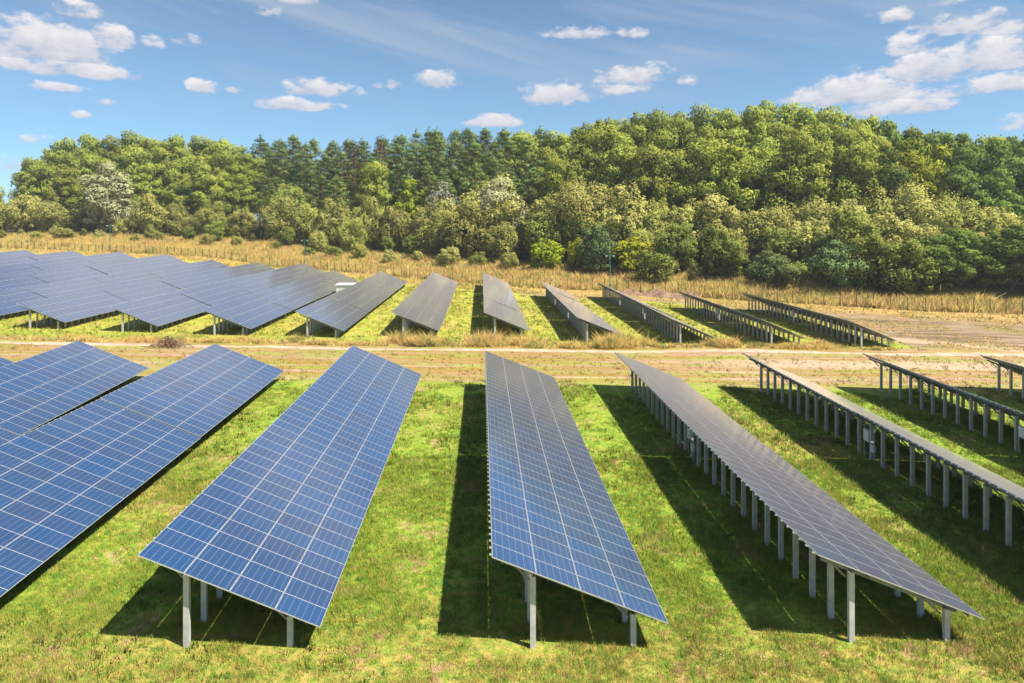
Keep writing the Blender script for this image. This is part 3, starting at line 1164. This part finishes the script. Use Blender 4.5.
def proto_broad(seed, H, R, base, mat, size=0.42, nl=30, per=5.2, lobe=(1.6, 2.7), flat=0.75, droop=0.0):
    rng = np.random.default_rng(seed)
    lobes = []
    zc = (H + base) / 2
    hz_ = (H - base) / 2
    tries = 0
    while len(lobes) < nl and tries < 4000:
        tries += 1
        d = unit(rng.standard_normal(3))
        k = rng.uniform(0.45, 0.90)
        top = 1 - 0.25 * max(0, d[2])
        c = np.array([d[0] * R * k * top, d[1] * R * k * top, zc + d[2] * hz_ * k])
        r = lobe[0] * 0.75 + (lobe[1] - lobe[0] * 0.75) * rng.random() ** 1.2
        r *= 1.25 - 0.45 * k
        if any(np.linalg.norm(c - l[0]) < 0.55 * (r + l[1][0]) for l in lobes):
            continue
        lobes.append((c, np.array([r, r, r * flat]) * rng.uniform(0.75, 1.3, 3), rng.uniform(0.15, 0.75)))
    V, Q, T, O = leaves(lobes, per, size, rng)
    crown = new_mesh('crown', V, Q, mats=[mat], tone=T, out=O)
    mb = MB()
    top = np.array([rng.normal(0, .4), rng.normal(0, .4), zc + hz_ * 0.4])
    limb_tube(mb, (0, 0, -0.8), top, 0.032 * H * 0.5, 0.08, rng, 8, 6, 0.2)
    for l in lobes[::2]:
        z0 = base * 0.7 + rng.uniform(0, 0.5) * (l[0][2] - base * 0.7)
        z0 = max(min(z0, l[0][2] - 0.4), 0.5)
        limb_tube(mb, (top[0] * z0 / top[2], top[1] * z0 / top[2], z0), l[0], 0.14, 0.04, rng, 5, 4, 0.25)
    return crown, mb.mesh('trunk', M_BARK, smooth=True)


def proto_pine(seed, H, R, base, mat, size=0.36, per=6.5, sparse=1.0, bark=None):
    rng = np.random.default_rng(seed)
    lobes = []
    mb = MB()
    limb_tube(mb, (0, 0, -0.8), (rng.normal(0, .25), rng.normal(0, .25), H * 0.97), 0.27, 0.05, rng, 8, 8, 0.08)
    z = base
    while z < H - 0.5:
        f = (z - base) / (H - base)
        prof = math.sin(min(1, (f * 0.93 + 0.10)) * math.pi) ** 0.6 * (1 - 0.55 * f)
        nb = rng.integers(3, 6)
        a0 = rng.uniform(0, 6.28)
        for k in range(nb):
            if rng.random() > sparse:
                continue
            a = a0 + 6.283 * k / nb + rng.normal(0, .25)
            L = R * prof * rng.uniform(0.65, 1.25)
            tip = np.array([math.cos(a) * L, math.sin(a) * L, z + L * rng.uniform(0.05, 0.35)])
            limb_tube(mb, (0, 0, z - 0.1), tip, 0.06, 0.02, rng, 4, 3, 0.1)
            m_ = max(1, int(L / 1.3))
            for i in range(m_):
                q = (i + 1) / m_
                c = tip * np.array([q, q, 1]) - np.array([0, 0, (1 - q) * L * 0.2])
                rr = rng.uniform(0.65, 1.05) * (0.75 + 0.25 * q)
                lobes.append((c, np.array([rr * 1.1, rr * 1.1, rr * 0.55]), rng.uniform(0.1, 0.7)))
        z += rng.uniform(0.8, 1.25)
    lobes.append((np.array([0, 0, H - 0.3]), np.array([0.5, 0.5, 0.9]), 0.6))
    V, Q, T, O = leaves(lobes, per, size, rng, outward=0.5, up=0.5, aspect=0.3, inner=0.55)
    return new_mesh('crown', V, Q, mats=[mat], tone=T, out=O), mb.mesh('trunk', bark or M_PINEBARK, smooth=True)


def proto_bare(seed, H, R, mat):
    """grey, nearly leafless tree: many fine rising twigs"""
    rng = np.random.default_rng(seed)
    mb = MB()
    limb_tube(mb, (0, 0, -0.8), (0, 0, H * 0.8), 0.2, 0.05, rng, 7, 6, 0.15)
    tw = MB()
    for i in range(230):
        z = rng.uniform(0.22, 0.8) * H
        a = rng.uniform(0, 6.283)
        L = R * rng.uniform(0.45, 1.0) * (1.1 - 0.45 * z / H)
        p1 = np.array([math.cos(a) * L, math.sin(a) * L, z + L * rng.uniform(0.5, 1.3)])
        limb_tube(tw, (0, 0, z), p1, 0.06, 0.02, rng, 4, 4, 0.2)
        for j in range(5):
            f = rng.uniform(0.4, 1)
            q = np.array([0, 0, z]) * (1 - f) + p1 * f
            limb_tube(tw, q, q + rng.normal(0, .55, 3) + np.array([0, 0, 0.7]), 0.035, 0.015, rng, 3, 3, 0.1)
    lobes = [(np.array([rng.normal(0, R * .4), rng.normal(0, R * .4), H * rng.uniform(.45, .92)]), np.array([1.1, 1.1, 1.2]), 0.5) for _ in range(16)]
    V, Q, T, O = leaves(lobes, 3.5, 0.2, rng)
    b = len(tw.v)
    me = new_mesh('crown', list(tw.v) + [tuple(p) for p in V], tw.q + [[b + i for i in f] for f in Q.tolist()], mats=[M_GREYBARK, mat],
                  mat_idx=[0] * len(tw.q) + [1] * len(Q))
    return me, mb.mesh('trunk', M_GREYBARK, smooth=True)


L_FOREST = leaf_material('broad_leaves', (0.130, 0.185, 0.028), (0.365, 0.425, 0.090), (0.400, 0.405, 0.070))
L_FOREST_D = leaf_material('dark_broad_leaves', (0.062, 0.120, 0.026), (0.190, 0.275, 0.062), (0.23, 0.28, 0.05))
L_YELLOW = leaf_material('yellowing_leaves', (0.18, 0.215, 0.020), (0.40, 0.43, 0.045))
L_PINE = leaf_material('pine_needles', (0.080, 0.138, 0.040), (0.265, 0.355, 0.120), (0.31, 0.37, 0.09), 0.16)
L_DEAD = leaf_material('brown_needles', (0.10, 0.065, 0.03), (0.23, 0.14, 0.07), None, 0.2)
L_WILLOW = leaf_material('willow_leaves', (0.250, 0.262, 0.068), (0.465, 0.472, 0.155), (0.440, 0.425, 0.105), 0.2)
L_SILVER = leaf_material('silver_leaves', (0.27, 0.275, 0.15), (0.62, 0.60, 0.38), None, 0.25, 0.2)
L_BUSH = leaf_material('bush_leaves', (0.105, 0.150, 0.032), (0.285, 0.345, 0.082), (0.29, 0.31, 0.065))
L_BLUEBUSH = leaf_material('grey_green_leaves', (0.095, 0.150, 0.055), (0.22, 0.30, 0.115), None)
L_LIME = leaf_material('lime_leaves', (0.22, 0.27, 0.018), (0.48, 0.53, 0.050), None, 0.4, 0.2)
L_RUST = leaf_material('rusty_leaves', (0.17, 0.12, 0.03), (0.34, 0.22, 0.06), None, 0.3, 0.2)

PROTO = {}
PROTO['oak'] = [proto_broad(s, 26, 7.6, 3.5, L_FOREST, 0.34, 60, 8.0, (1.3, 3.5)) for s in (1, 2, 3, 4)]
PROTO['dark'] = [proto_broad(s, 22, 6.6, 3.5, L_FOREST_D, 0.34, 64, 8.0, (1.1, 2.7)) for s in (11, 12, 13)]
PROTO['yellow'] = [proto_broad(15, 20, 5.5, 4, L_YELLOW, 0.34, 46, 8.0, (1.0, 2.4))]
PROTO['pine'] = [proto_pine(s, 24, 5.4, 5.0, L_PINE, 0.32, 8.5) for s in (21, 22, 23, 24)]
PROTO['deadpine'] = [proto_pine(26, 23, 2.8, 9, L_DEAD, 0.30, 3.2, 0.75)]
PROTO['willow'] = [proto_broad(q, 13, rw, 0.3, L_WILLOW, 0.25, nn, 12.0, (0.7, lb), fl) for q, rw, nn, lb, fl in ((31, 5.6, 60, 2.3, 1.25), (32, 4.4, 46, 2.0, 1.5), (33, 6.4, 74, 2.5, 1.05), (34, 5.0, 52, 2.9, 1.3), (35, 6.0, 66, 1.8, 1.2))]
PROTO['silver'] = [proto_broad(36, 17, 5.4, 0.6, L_SILVER, 0.27, 52, 11.0, (0.8, 2.2), 1.0)]
PROTO['bush'] = [proto_broad(s, 5.5, 2.9, 0.0, L_BUSH, 0.26, 22, 9.0, (0.8, 1.4), 0.9) for s in (41, 42)]
PROTO['bluebush'] = [proto_broad(43, 8.0, 5.0, 0.0, L_BLUEBUSH, 0.25, 60, 11.0, (0.8, 1.8), 0.9)]
PROTO['green'] = [proto_broad(q, 11, 4.6, 0.2, L_BUSH, 0.27, 58, 11.0, (0.8, 2.1), 1.0) for q in (51, 52, 53)]
PROTO['lime'] = [proto_broad(44, 7.0, 2.6, 0.0, L_LIME, 0.27, 24, 8.5, (0.8, 1.4), 1.0)]
PROTO['rust'] = [proto_broad(45, 14, 4.2, 3.0, L_RUST, 0.32, 26, 6.5, (1.0, 1.8), 0.9)]
PROTO['bare'] = [proto_broad(46, 15, 3.7, 1.0, leaf_material('pale_dry_leaves', (0.30, 0.30, 0.26), (0.50, 0.49, 0.44), None, 0.15, 0.1), 0.20, 46, 6.5, (0.6, 1.4), 1.5)]
PHEIGHT = {'oak': 26, 'dark': 22, 'yellow': 20, 'pine': 24, 'deadpine': 23, 'willow': 13, 'silver': 17, 'bush': 5.5, 'bluebush': 8.0, 'green': 11, 'lime': 7, 'rust': 14, 'bare': 15}
OBJNAME = {'oak': 'broadleaf_tree', 'dark': 'broadleaf_tree', 'yellow': 'broadleaf_tree', 'pine': 'pine_tree', 'deadpine': 'pine_tree', 'willow': 'willow_tree', 'silver': 'willow_tree',
           'bush': 'bush', 'green': 'bush', 'green': 'green_tree', 'bluebush': 'bush', 'lime': 'bush', 'rust': 'broadleaf_tree', 'bare': 'bare_tree'}
CAT = {'bush': 'bush', 'green': 'bush', 'green': 'green_tree', 'bluebush': 'bush', 'lime': 'bush'}
TR = random.Random(77)
TREES = []


def plant(kind, x, y, top=None, wide=1.0, label=None, group=None):
    z = hz(x, y)
    h = PHEIGHT[kind]
    sz = (top - z) / h if top is not None else TR.uniform(0.9, 1.1)
    sx = (0.55 * sz + 0.45) * wide * TR.uniform(0.92, 1.08) if kind in ('oak', 'dark', 'pine', 'yellow', 'deadpine') else sz * wide
    crown, trunk = TR.choice(PROTO[kind])
    root = bpy.data.objects.new(OBJNAME[kind], None)
    COL.objects.link(root)
    root.location = (x, y, z)
    root.rotation_euler = (0, 0, TR.uniform(0, 6.283))
    root.scale = (sx, sx, sz)
    link('trunk', trunk, root)
    link('crown', crown, root)
    tag(root, label, CAT.get(kind, 'tree'), group)
    TREES.append((root, kind))
    return root


def at(u, dist):
    """ground place in the direction of column u at a given horizontal distance"""
    d = ray(u, 218)
    k = dist / math.hypot(d.x, d.y)
    return d.x * k, d.y * k


def dist_behind(u, back):
    """distance at which column u lies a given depth behind the fence"""
    lo, hi = 60.0, 600.0
    for _ in range(40):
        mid = (lo + hi) / 2
        x, y = at(u, mid)
        if float(behind(x, y)) < back:
            lo = mid
        else:
            hi = mid
    return lo


def top_for(u, v, dist):
    d = ray(u, v)
    return CAM_H + d.z / math.hypot(d.x, d.y) * dist


def interp(tab, u):
    return float(np.interp(u, [a for a, b in tab], [b for a, b in tab]))


SKYLINE = [(-120, 188), (0, 188), (14, 184), (26, 165), (45, 146), (70, 136), (130, 133), (200, 134), (250, 138), (290, 137), (340, 141), (370, 138), (400, 131), (440, 126), (500, 129), (565, 126),
           (585, 117), (610, 109), (650, 107), (700, 107), (750, 102), (800, 100), (845, 104), (870, 112), (900, 124), (940, 126), (990, 130), (1024, 134), (1200, 138)]


def forest_kind(u):
    if u < 255:
        return 'oak'
    if u < 300:
        return TR.choice(['oak', 'pine', 'pine'])
    if u < 520:
        return 'pine'
    if u < 575:
        return TR.choice(['pine', 'oak', 'oak'])
    if u < 880:
        return 'oak'
    return TR.choice(['dark', 'dark', 'oak', 'yellow'] if u < 930 else ['dark', 'dark', 'dark', 'yellow'])


def zone(u):
    for lim, nm in ((150, 'at the left end of the wood'), (255, 'in the left part of the wood'), (400, 'left of the middle of the wood'), (545, 'in the middle of the wood'),
                    (720, 'right of the middle of the wood'), (880, 'in the tallest right part of the wood'), (2000, 'at the right end of the wood')):
        if u < lim:
            return nm


KLABEL = {'oak': 'bright green broadleaf tree', 'dark': 'dark green broadleaf tree', 'pine': 'dark blue green pine', 'yellow': 'yellowing broadleaf tree', 'deadpine': 'brown dying pine'}
# rows of the wood, from front to back
for back_d, step, drop, rowname in ((52, 30, 34, 'front row'), (66, 24, 13, 'second row'), (82, 25, 0, 'skyline row'), (100, 24, 2, 'last row')):
    u = -110.0
    while u < 1140:
        uu = u + TR.uniform(-6, 6)
        kind = forest_kind(uu)
        dist = dist_behind(uu, back_d + TR.uniform(-5, 5))
        v = interp(SKYLINE, uu) + drop * TR.uniform(0.75, 1.25) + TR.uniform(-2, 4.5)
        if uu > 14 or drop == 0 or rowname == 'last row':
            x, y = at(uu, dist)
            if not (uu < 16 and drop > 0) and not (uu < 24):
                plant(kind, x, y, top_for(uu, v, dist), 1.0 if kind != 'pine' else 1.15,
                      '%s %s, %s' % (KLABEL[kind], zone(uu), 'against sky' if drop < 5 else ('below skyline' if drop < 20 else 'behind willows')),
                      '%ss %s %s' % (KLABEL[kind], zone(uu), rowname.split()[0] if drop > 5 else 'sky'))
        u += step * (0.72 if kind == 'pine' else 1.0) * TR.uniform(0.85, 1.15)

# distinct trees within the wood
def solo(kind, u, v, back_d, label, wide=1.0, group=None):
    dist = dist_behind(u, back_d)
    x, y = at(u, dist)
    return plant(kind, x, y, top_for(u, v, dist), wide, label, group)


solo('deadpine', 354, 140, 60, 'brown dying pine among green pines, the broader of the two brown ones')
solo('deadpine', 379, 136, 58, 'narrow brown dying pine right of the broader brown one')
solo('yellow', 412, 178, 47, 'small rounded yellow green tree in front of the pines')
solo('yellow', 905, 150, 54, 'bright yellow green tree near the right end of the wood', 1.0)
solo('dark', 995, 140, 58, 'tall dark green tree by the right photo edge', 1.1)
solo('oak', 375, 158, 50, 'large rounded pale green tree standing in front of the pines', 0.9)
solo('green', 292, 186, 44, 'big rounded green shrub between the willows and the pines at left', 1.2)

# willow belt in front of the wood
WTOP = [(-60, 194), (0, 190), (40, 194), (80, 200), (130, 200), (160, 196), (200, 203), (230, 206), (262, 204), (300, 200), (335, 195), (365, 200), (390, 206), (430, 192), (470, 184), (492, 178), (520, 195),
        (545, 188), (580, 188), (605, 186), (640, 197), (690, 198), (720, 194), (745, 205), (780, 204), (815, 202), (850, 192), (880, 190), (908, 189), (930, 207), (960, 202), (985, 198), (1024, 204), (1100, 206)]
ORD = ['first', 'second', 'third', 'fourth', 'fifth', 'sixth', 'seventh', 'eighth', 'ninth', 'tenth', 'eleventh', 'twelfth', 'thirteenth', 'fourteenth', 'fifteenth', 'sixteenth', 'seventeenth',
       'eighteenth', 'nineteenth', 'twentieth']


def ordinal(k):
    return ORD[k] if k < 20 else ('twenty ' + ORD[k - 20] if k < 39 else 'thirty ' + ORD[k - 30])


k = 0
u = -40.0
while u < 1075:
    uu = u + TR.uniform(-5, 5)
    if not (85 < uu < 125):
        dist = dist_behind(uu, 38 + TR.uniform(-3, 5))
        x, y = at(uu, dist)
        v = interp(WTOP, uu) + TR.uniform(-5, 6)
        inside = 0 <= uu <= 1024
        plant('willow', x, y, top_for(uu, v, dist), TR.uniform(0.85, 1.1),
              'rounded pale olive willow of the taller rear belt, %s from the left' % ordinal(k) if inside else 'rounded pale olive willow just outside the photo edge', 'willows of the taller rear belt')
        k += inside
    u += 30 * TR.uniform(0.8, 1.2)
k = 0
u = -40.0
while u < 1075:
    uu = u + TR.uniform(-6, 6)
    dist = dist_behind(uu, 29 + TR.uniform(-3, 4))
    x, y = at(uu, dist)
    v = interp(WTOP, uu) + 24 + TR.uniform(-10, 12)
    inside = 0 <= uu <= 1024
    kind = 'willow' if TR.random() < (0.58 if uu < 930 else 0.3) else 'green'
    plant(kind, x, y, top_for(uu, v, dist), TR.uniform(0.9, 1.2) if kind == 'willow' else 0.9,
          ('low pale olive willow of the front belt' if kind == 'willow' else 'leafy green small tree between the front willows') + (', %s plant from the left' % ordinal(k) if inside else ' outside the photo edge'),
          'low willows and bushes of the front belt')
    k += inside
    u += 33 * TR.uniform(0.8, 1.2)

k = 0
u = -30.0
while u < 1060:
    uu = u + TR.uniform(-6, 6)
    dist = dist_behind(uu, 22 + TR.uniform(-3, 3))
    x, y = at(uu, dist)
    z = hz(x, y)
    kind = TR.choice(['bush', 'bush', 'willow', 'willow', 'bluebush'] if uu > 500 else ['bush', 'willow', 'willow'])
    inside = 0 <= uu <= 1024
    plant(kind, x, y, z + TR.uniform(3.2, 6.5), TR.uniform(1.2, 1.6) if kind == 'willow' else TR.uniform(1.0, 1.3),
          {'bush': 'green shrub', 'willow': 'low olive willow shrub', 'bluebush': 'blue green shrub'}[kind] + ' on the dry grass edge' + (', %s shrub from the left' % ordinal(k) if inside else ' outside the photo'),
          'shrubs on the edge of the dry grass')
    k += inside
    u += 30 * TR.uniform(0.75, 1.3)

k = 0
u = -40.0
while u < 1070:
    uu = u + TR.uniform(-6, 6)
    dist = dist_behind(uu, 45 + TR.uniform(-3, 3))
    x, y = at(uu, dist)
    inside = 0 <= uu <= 1024
    plant('green', x, y, top_for(uu, interp(WTOP, uu) + 12 + TR.uniform(-8, 10), dist), TR.uniform(1.0, 1.3),
          'leafy green small tree in the shade behind the willow belt' + (', %s from the left' % ordinal(k) if inside else ' outside the photo'), 'small trees behind the willow belt')
    k += inside
    u += 34 * TR.uniform(0.8, 1.2)

solo('silver', 105, 163, 37, 'tall silvery willow towering over the belt at the left', 1.15)
solo('bare', 443, 172, 44, 'pale grey almost leafless tree against the pines in the middle')
solo('silver', 498, 178, 40, 'pale silvery willow right of the grey leafless tree', 1.15)
solo('rust', 575, 188, 36, 'rusty orange topped tree right of the middle willows', 1.0)
solo('lime', 548, 236, 22, 'bright lime yellow bush at the wood edge, the leftmost of the lime ones', 1.3)
solo('lime', 578, 235, 23, 'narrow lime yellow bush right of the leftmost lime one', 0.8)
solo('lime', 632, 234, 23, 'lime yellow bush behind the green pole by the soil heap', 1.25)
solo('bluebush', 596, 224, 20, 'grey green upright shrub between two lime yellow bushes', 0.6)
solo('bluebush', 770, 250, 16, 'low rounded blue green shrub at the edge of the dry grass, right of the middle', 1.1)
solo('green', 725, 236, 20, 'round dark green shrub next to the blue green one', 1.1)
solo('bush', 655, 248, 15, 'round leafy shrub behind the soil heap', 1.1)
solo('bluebush', 840, 240, 17, 'tall feathery blue green shrub in front of the right willows', 0.9)
solo('green', 868, 232, 18, 'fresh green shrub behind the harrowed ground', 1.0)
solo('green', 905, 238, 15, 'yellow green shrub at the right part of the dry grass edge', 1.2)
for n, (uu, vv) in enumerate([(930, 236), (958, 226), (985, 234), (1012, 222), (1045, 226)]):
    solo('dark', uu, vv, 17, 'dense dark green shrub at the right wood edge, %s of five from the left' % ORD[n], 1.1)


# ------------------------------------------------------------------ grass and weeds
def blade_material(name, mode):
    mt = bpy.data.materials.new(name)
    mt.use_nodes = True
    t = NT(mt.node_tree)
    t.n.clear()
    out = t.node('ShaderNodeOutputMaterial')
    geo = t.node('ShaderNodeNewGeometry')
    rnd = geo.outputs['Random Per Island']
    if mode == 'meadow':
        c, nS = surface_mix(t, geo.outputs['Position'])
        c = t.mix(t.math('MULTIPLY', t.step(rnd, 0.35, 1.0), 0.45), c, (0.21, 0.235, 0.045))
        c = t.mix(t.math('MULTIPLY', t.step(rnd, 0.86, 0.9), 0.6), c, (0.33, 0.27, 0.10))
        tr_f = 0.2
    else:
        n = t.noise(geo.outputs['Position'], 0.13, 4, 0.65)
        n2 = t.noise(geo.outputs['Position'], 0.33, 4, 0.65)
        c = t.mix(rnd, (0.50, 0.365, 0.095), (0.68, 0.53, 0.185))
        c = t.mix(t.math('MULTIPLY', t.step(n, 0.46, 0.56), 0.8), c, t.mix(rnd, (0.50, 0.305, 0.10), (0.68, 0.46, 0.20)))
        c = t.mix(t.math('MULTIPLY', t.step(n2, 0.53, 0.60), 0.85), c, t.mix(rnd, (0.19, 0.21, 0.06), (0.34, 0.33, 0.11)))
        tr_f = 0.25
    d = t.node('ShaderNodeBsdfDiffuse')
    tr = t.node('ShaderNodeBsdfTranslucent')
    t.put(d.inputs[0], c)
    t.put(tr.inputs[0], c)
    va = t.node('ShaderNodeVectorMath', operation='MULTIPLY_ADD')
    t.l.new(geo.outputs['Normal'], va.inputs[0])
    va.inputs[1].default_value = (0.45, 0.45, 0.45)
    va.inputs[2].default_value = (0, 0, 0.8)
    vn_ = t.node('ShaderNodeVectorMath', operation='NORMALIZE')
    t.l.new(va.outputs[0], vn_.inputs[0])
    t.l.new(vn_.outputs[0], d.inputs['Normal'])
    ms = t.node('ShaderNodeMixShader')
    ms.inputs[0].default_value = tr_f
    t.l.new(d.outputs[0], ms.inputs[1])
    t.l.new(tr.outputs[0], ms.inputs[2])
    t.l.new(ms.outputs[0], out.inputs[0])
    return mt


def blades(P, hgt, width, n, spread, rng, lean=0.45):
    """n blades per tuft standing at points P; every blade a triangle"""
    m_ = len(P)
    B = np.repeat(P, n, 0)
    h = np.repeat(hgt, n) * rng.uniform(0.5, 1.15, m_ * n)
    off = rng.normal(0, 1, (m_ * n, 2)) * np.repeat(spread, n)[:, None]
    B = B + np.concatenate([off, np.zeros((m_ * n, 1))], 1)
    a = rng.uniform(0, 2 * math.pi, m_ * n)
    w = np.repeat(width, n) * rng.uniform(0.6, 1.3, m_ * n)
    s = np.stack([np.cos(a) * w / 2, np.sin(a) * w / 2, np.zeros_like(a)], 1)
    tip = np.concatenate([rng.normal(0, 1, (m_ * n, 2)) * (h * lean)[:, None], h[:, None]], 1)
    V = np.stack([B - s - [0, 0, 0.02], B + s - [0, 0, 0.02], B + tip], 1)
    return V.reshape(-1, 3)


def in_view(x, y, margin=60):
    v = np.stack([x, y, height(x, y) - CAM_H], 1)
    d = v @ np.array(FW)
    a = 512 + F_PX * (v @ np.array(RR)) / d
    b = V0 - F_PX * (v @ np.array(UU)) / d
    return (d > 1) & (a > -margin) & (a < 1024 + margin) & (b < 683 + margin)


def value_noise(x, y, s, seed):
    r = np.random.default_rng(seed)
    G = r.random((64, 64))
    fx, fy = x * s, y * s
    ix, iy = np.floor(fx).astype(int), np.floor(fy).astype(int)
    tx, ty = fx - ix, fy - iy
    tx, ty = tx * tx * (3 - 2 * tx), ty * ty * (3 - 2 * ty)
    g = lambda a, b: G[a % 64, b % 64]
    return (g(ix, iy) * (1 - tx) + g(ix + 1, iy) * tx) * (1 - ty) + (g(ix, iy + 1) * (1 - tx) + g(ix + 1, iy + 1) * tx) * ty


def build_grass():
    rng = np.random.default_rng(21)
    Vs = []
    for (ya, yb, per, h, w, n) in ((20, 29, 150, 0.13, 0.020, 8), (29, 42, 80, 0.16, 0.026, 8), (42, 61, 26, 0.18, 0.045, 7), (61, 77, 2.2, 0.16, 0.07, 6), (80, 125, 2.6, 0.26, 0.12, 6), (125, 180, 0.9, 0.32, 0.2, 6)):
        xw = yb * 0.95 + 4
        N = int((yb - ya) * 2 * xw * per)
        x = rng.uniform(-xw, xw, N)
        y = rng.uniform(ya, yb, N)
        k = in_view(x, y)
        vn = value_noise(x, y, 0.9, 1) * 0.6 + value_noise(x, y, 0.25, 2) * 0.4
        k &= rng.random(N) < np.clip(0.25 + 1.5 * (vn - 0.2), 0.12, 1)
        if ya == 42:
            k &= y < 57.5 + 7.0 * (value_noise(x, y, 0.35, 17) - 0.3)
        if ya >= 80:
            k &= (behind(x, y) < np.where(x > 6, -15, -1)) & (x < 56)
        x, y, vn = x[k], y[k], vn[k]
        hh = h * (0.35 + 1.3 * vn) * rng.uniform(0.5, 1.7, len(x))
        P = np.stack([x, y, height(x, y)], 1)
        Vs.append(blades(P, hh, np.full(len(x), w), n, np.full(len(x), 0.05 + w), rng))
    V = np.concatenate(Vs)
    me = new_mesh('grass', V, tris=np.arange(len(V)).reshape(-1, 3), mats=[blade_material('grass_blades', 'meadow')])
    tag(link('grass', me), 'short green and yellow meadow grass covering the field between the panel rows', 'grass', kind='stuff')
    # taller weeds at the shade edges
    Vs = []
    N = 42000
    x = rng.uniform(-60, 60, N)
    y = rng.uniform(20, 62, N)
    vn = value_noise(x, y, 0.22, 5)
    k = in_view(x, y) & (vn * 0.6 + 0.4 * value_noise(x, y, 0.8, 6) > 0.60)
    x, y = x[k], y[k]
    P = np.stack([x, y, height(x, y)], 1)
    pp = []
    for (a, b_, y0, *_r) in front[2:8]:
        for s_ in range(2):
            for kk in range(13):
                yy = y0 + s_ * 18.275 + 0.45 + kk * 1.423
                for fx in (1.46, 5.06):
                    for _q in range(3):
                        pp.append((a + fx + rng.normal(0, 0.22), yy + rng.normal(0, 0.22)))
    pp = np.array(pp)
    P = np.concatenate([P, np.stack([pp[:, 0], pp[:, 1], height(pp[:, 0], pp[:, 1])], 1)])
    x = P[:, 0]
    V = blades(P, 0.10 + 0.30 * rng.random(len(x)) ** 2, np.full(len(x), 0.028), 8, np.full(len(x), 0.10), rng, 0.3)
    me = new_mesh('weeds', V, tris=np.arange(len(V)).reshape(-1, 3), mats=[leaf_material('weed_leaves', (0.13, 0.21, 0.032), (0.29, 0.36, 0.07))])
    tag(link('weeds', me), 'taller leafy weeds scattered through the meadow between the rows', 'weeds', kind='stuff')
    # tiny white flowers low in the foreground
    c = rng.normal(0, 1, (150, 2)) * np.array([0.9, 0.5]) + np.array([[-15.9, 23.6], [-15.0, 22.8], [-14.3, 22.3], [-16.7, 24.2], [9.0, 22.6], [15.0, 23.5], [-4.0, 22.4]])[rng.integers(0, 7, 150)] * 1.0
    zz = height(c[:, 0], c[:, 1]) + rng.uniform(0.12, 0.24, 150)
    C = np.stack([c[:, 0], c[:, 1], zz], 1)
    s = 0.014
    V = np.stack([C + [-s, 0, 0], C + [0, -s, 0.004], C + [s, 0, 0], C + [0, s, 0.004]], 1).reshape(-1, 3)
    me = new_mesh('white_flowers', V, np.arange(len(V)).reshape(-1, 4), mats=[principled('petal', (0.75, 0.75, 0.68), 0.8)])
    tag(link('white_flowers', me), 'tiny white flowers dotted in the grass at the front', 'flowers', kind='stuff')


def build_dry_grass():
    rng = np.random.default_rng(31)
    mat = blade_material('dry_stalks', 'dry')
    # belt behind the fence
    N = 110000
    x = rng.uniform(-330, 150, N)
    d = rng.uniform(-12, 34, N)
    y = fence_y(x) + d / 0.78
    k = in_view(x, y)
    k &= rng.random(N) < np.where(d < 0, np.where(x > 14, 0.10, 0.4), 1.0)
    x, y, d = x[k], y[k], d[k]
    vn = value_noise(x, y, 0.16, 8)
    h = np.where(d < 0, 0.5, 0.65 + 2.3 * vn * value_noise(x, y, 0.45, 12) + 0.6 * vn) * rng.uniform(0.6, 1.3, len(x))
    P = np.stack([x, y, height(x, y)], 1)
    V = blades(P, h, rng.uniform(0.08, 0.26, len(x)), 5, np.full(len(x), 0.30), rng, 0.5)
    me = new_mesh('tall_dry_grass', V, tris=np.arange(len(V)).reshape(-1, 3), mats=[mat])
    tag(link('tall_dry_grass', me), 'belt of tall golden dry grass and weeds between the fence and the wood', 'dry grass', kind='stuff')
    # heaps of dry weeds along the far verge of the track
    N = 40000
    x = rng.uniform(-95, 52, N)
    y = 80.2 + np.abs(rng.normal(0, 1.6, N))
    vn = value_noise(x, y, 0.30, 9) * 0.55 + value_noise(x, y, 1.1, 10) * 0.45
    k = in_view(x, y) & (rng.random(N) < np.clip((vn - 0.38) * 2.4, 0.02, 1) * np.where(x > -24, 1.0, 0.35))
    x, y, vn = x[k], y[k], vn[k]
    P = np.stack([x, y, height(x, y)], 1)
    h = (0.15 + 2.4 * np.clip(vn - 0.38, 0, 1)) * np.where((x > -14) & (x < 34), 1.5, 0.7) * rng.uniform(0.5, 1.2, len(x))
    V = blades(P, h, np.full(len(x), 0.075), 7, np.full(len(x), 0.22), rng, 0.7)
    me = new_mesh('dry_verge', V, tris=np.arange(len(V)).reshape(-1, 3), mats=[mat])
    tag(link('dry_verge', me), 'tangled brown dry weeds along the far side of the sandy track', 'dry weeds', kind='stuff')


def build_field_tufts():
    rng = np.random.default_rng(41)
    N = 30000
    x = rng.uniform(20, 100, N)
    y = rng.uniform(78, 140, N)
    vn = value_noise(x, y, 0.16, 14) * 0.6 + value_noise(x, y, 0.7, 15) * 0.4
    b = behind(x, y)
    k = in_view(x, y) & (b < -1) & ((x > 57) | (b > -14)) & (y > 81) & (vn > 0.52)
    x, y, vn = x[k], y[k], vn[k]
    P = np.stack([x, y, height(x, y)], 1)
    V = blades(P, 0.06 + 0.28 * rng.random(len(x)) ** 2, np.full(len(x), 0.09), 5, np.full(len(x), 0.16), rng, 0.6)
    me = new_mesh('field_tufts', V, tris=np.arange(len(V)).reshape(-1, 3), mats=[blade_material('sparse_tufts', 'dry')])
    tag(link('field_tufts', me), 'sparse dry tufts scattered over the bare ground at the right', 'dry weeds', kind='stuff')


build_grass()
build_dry_grass()
build_field_tufts()
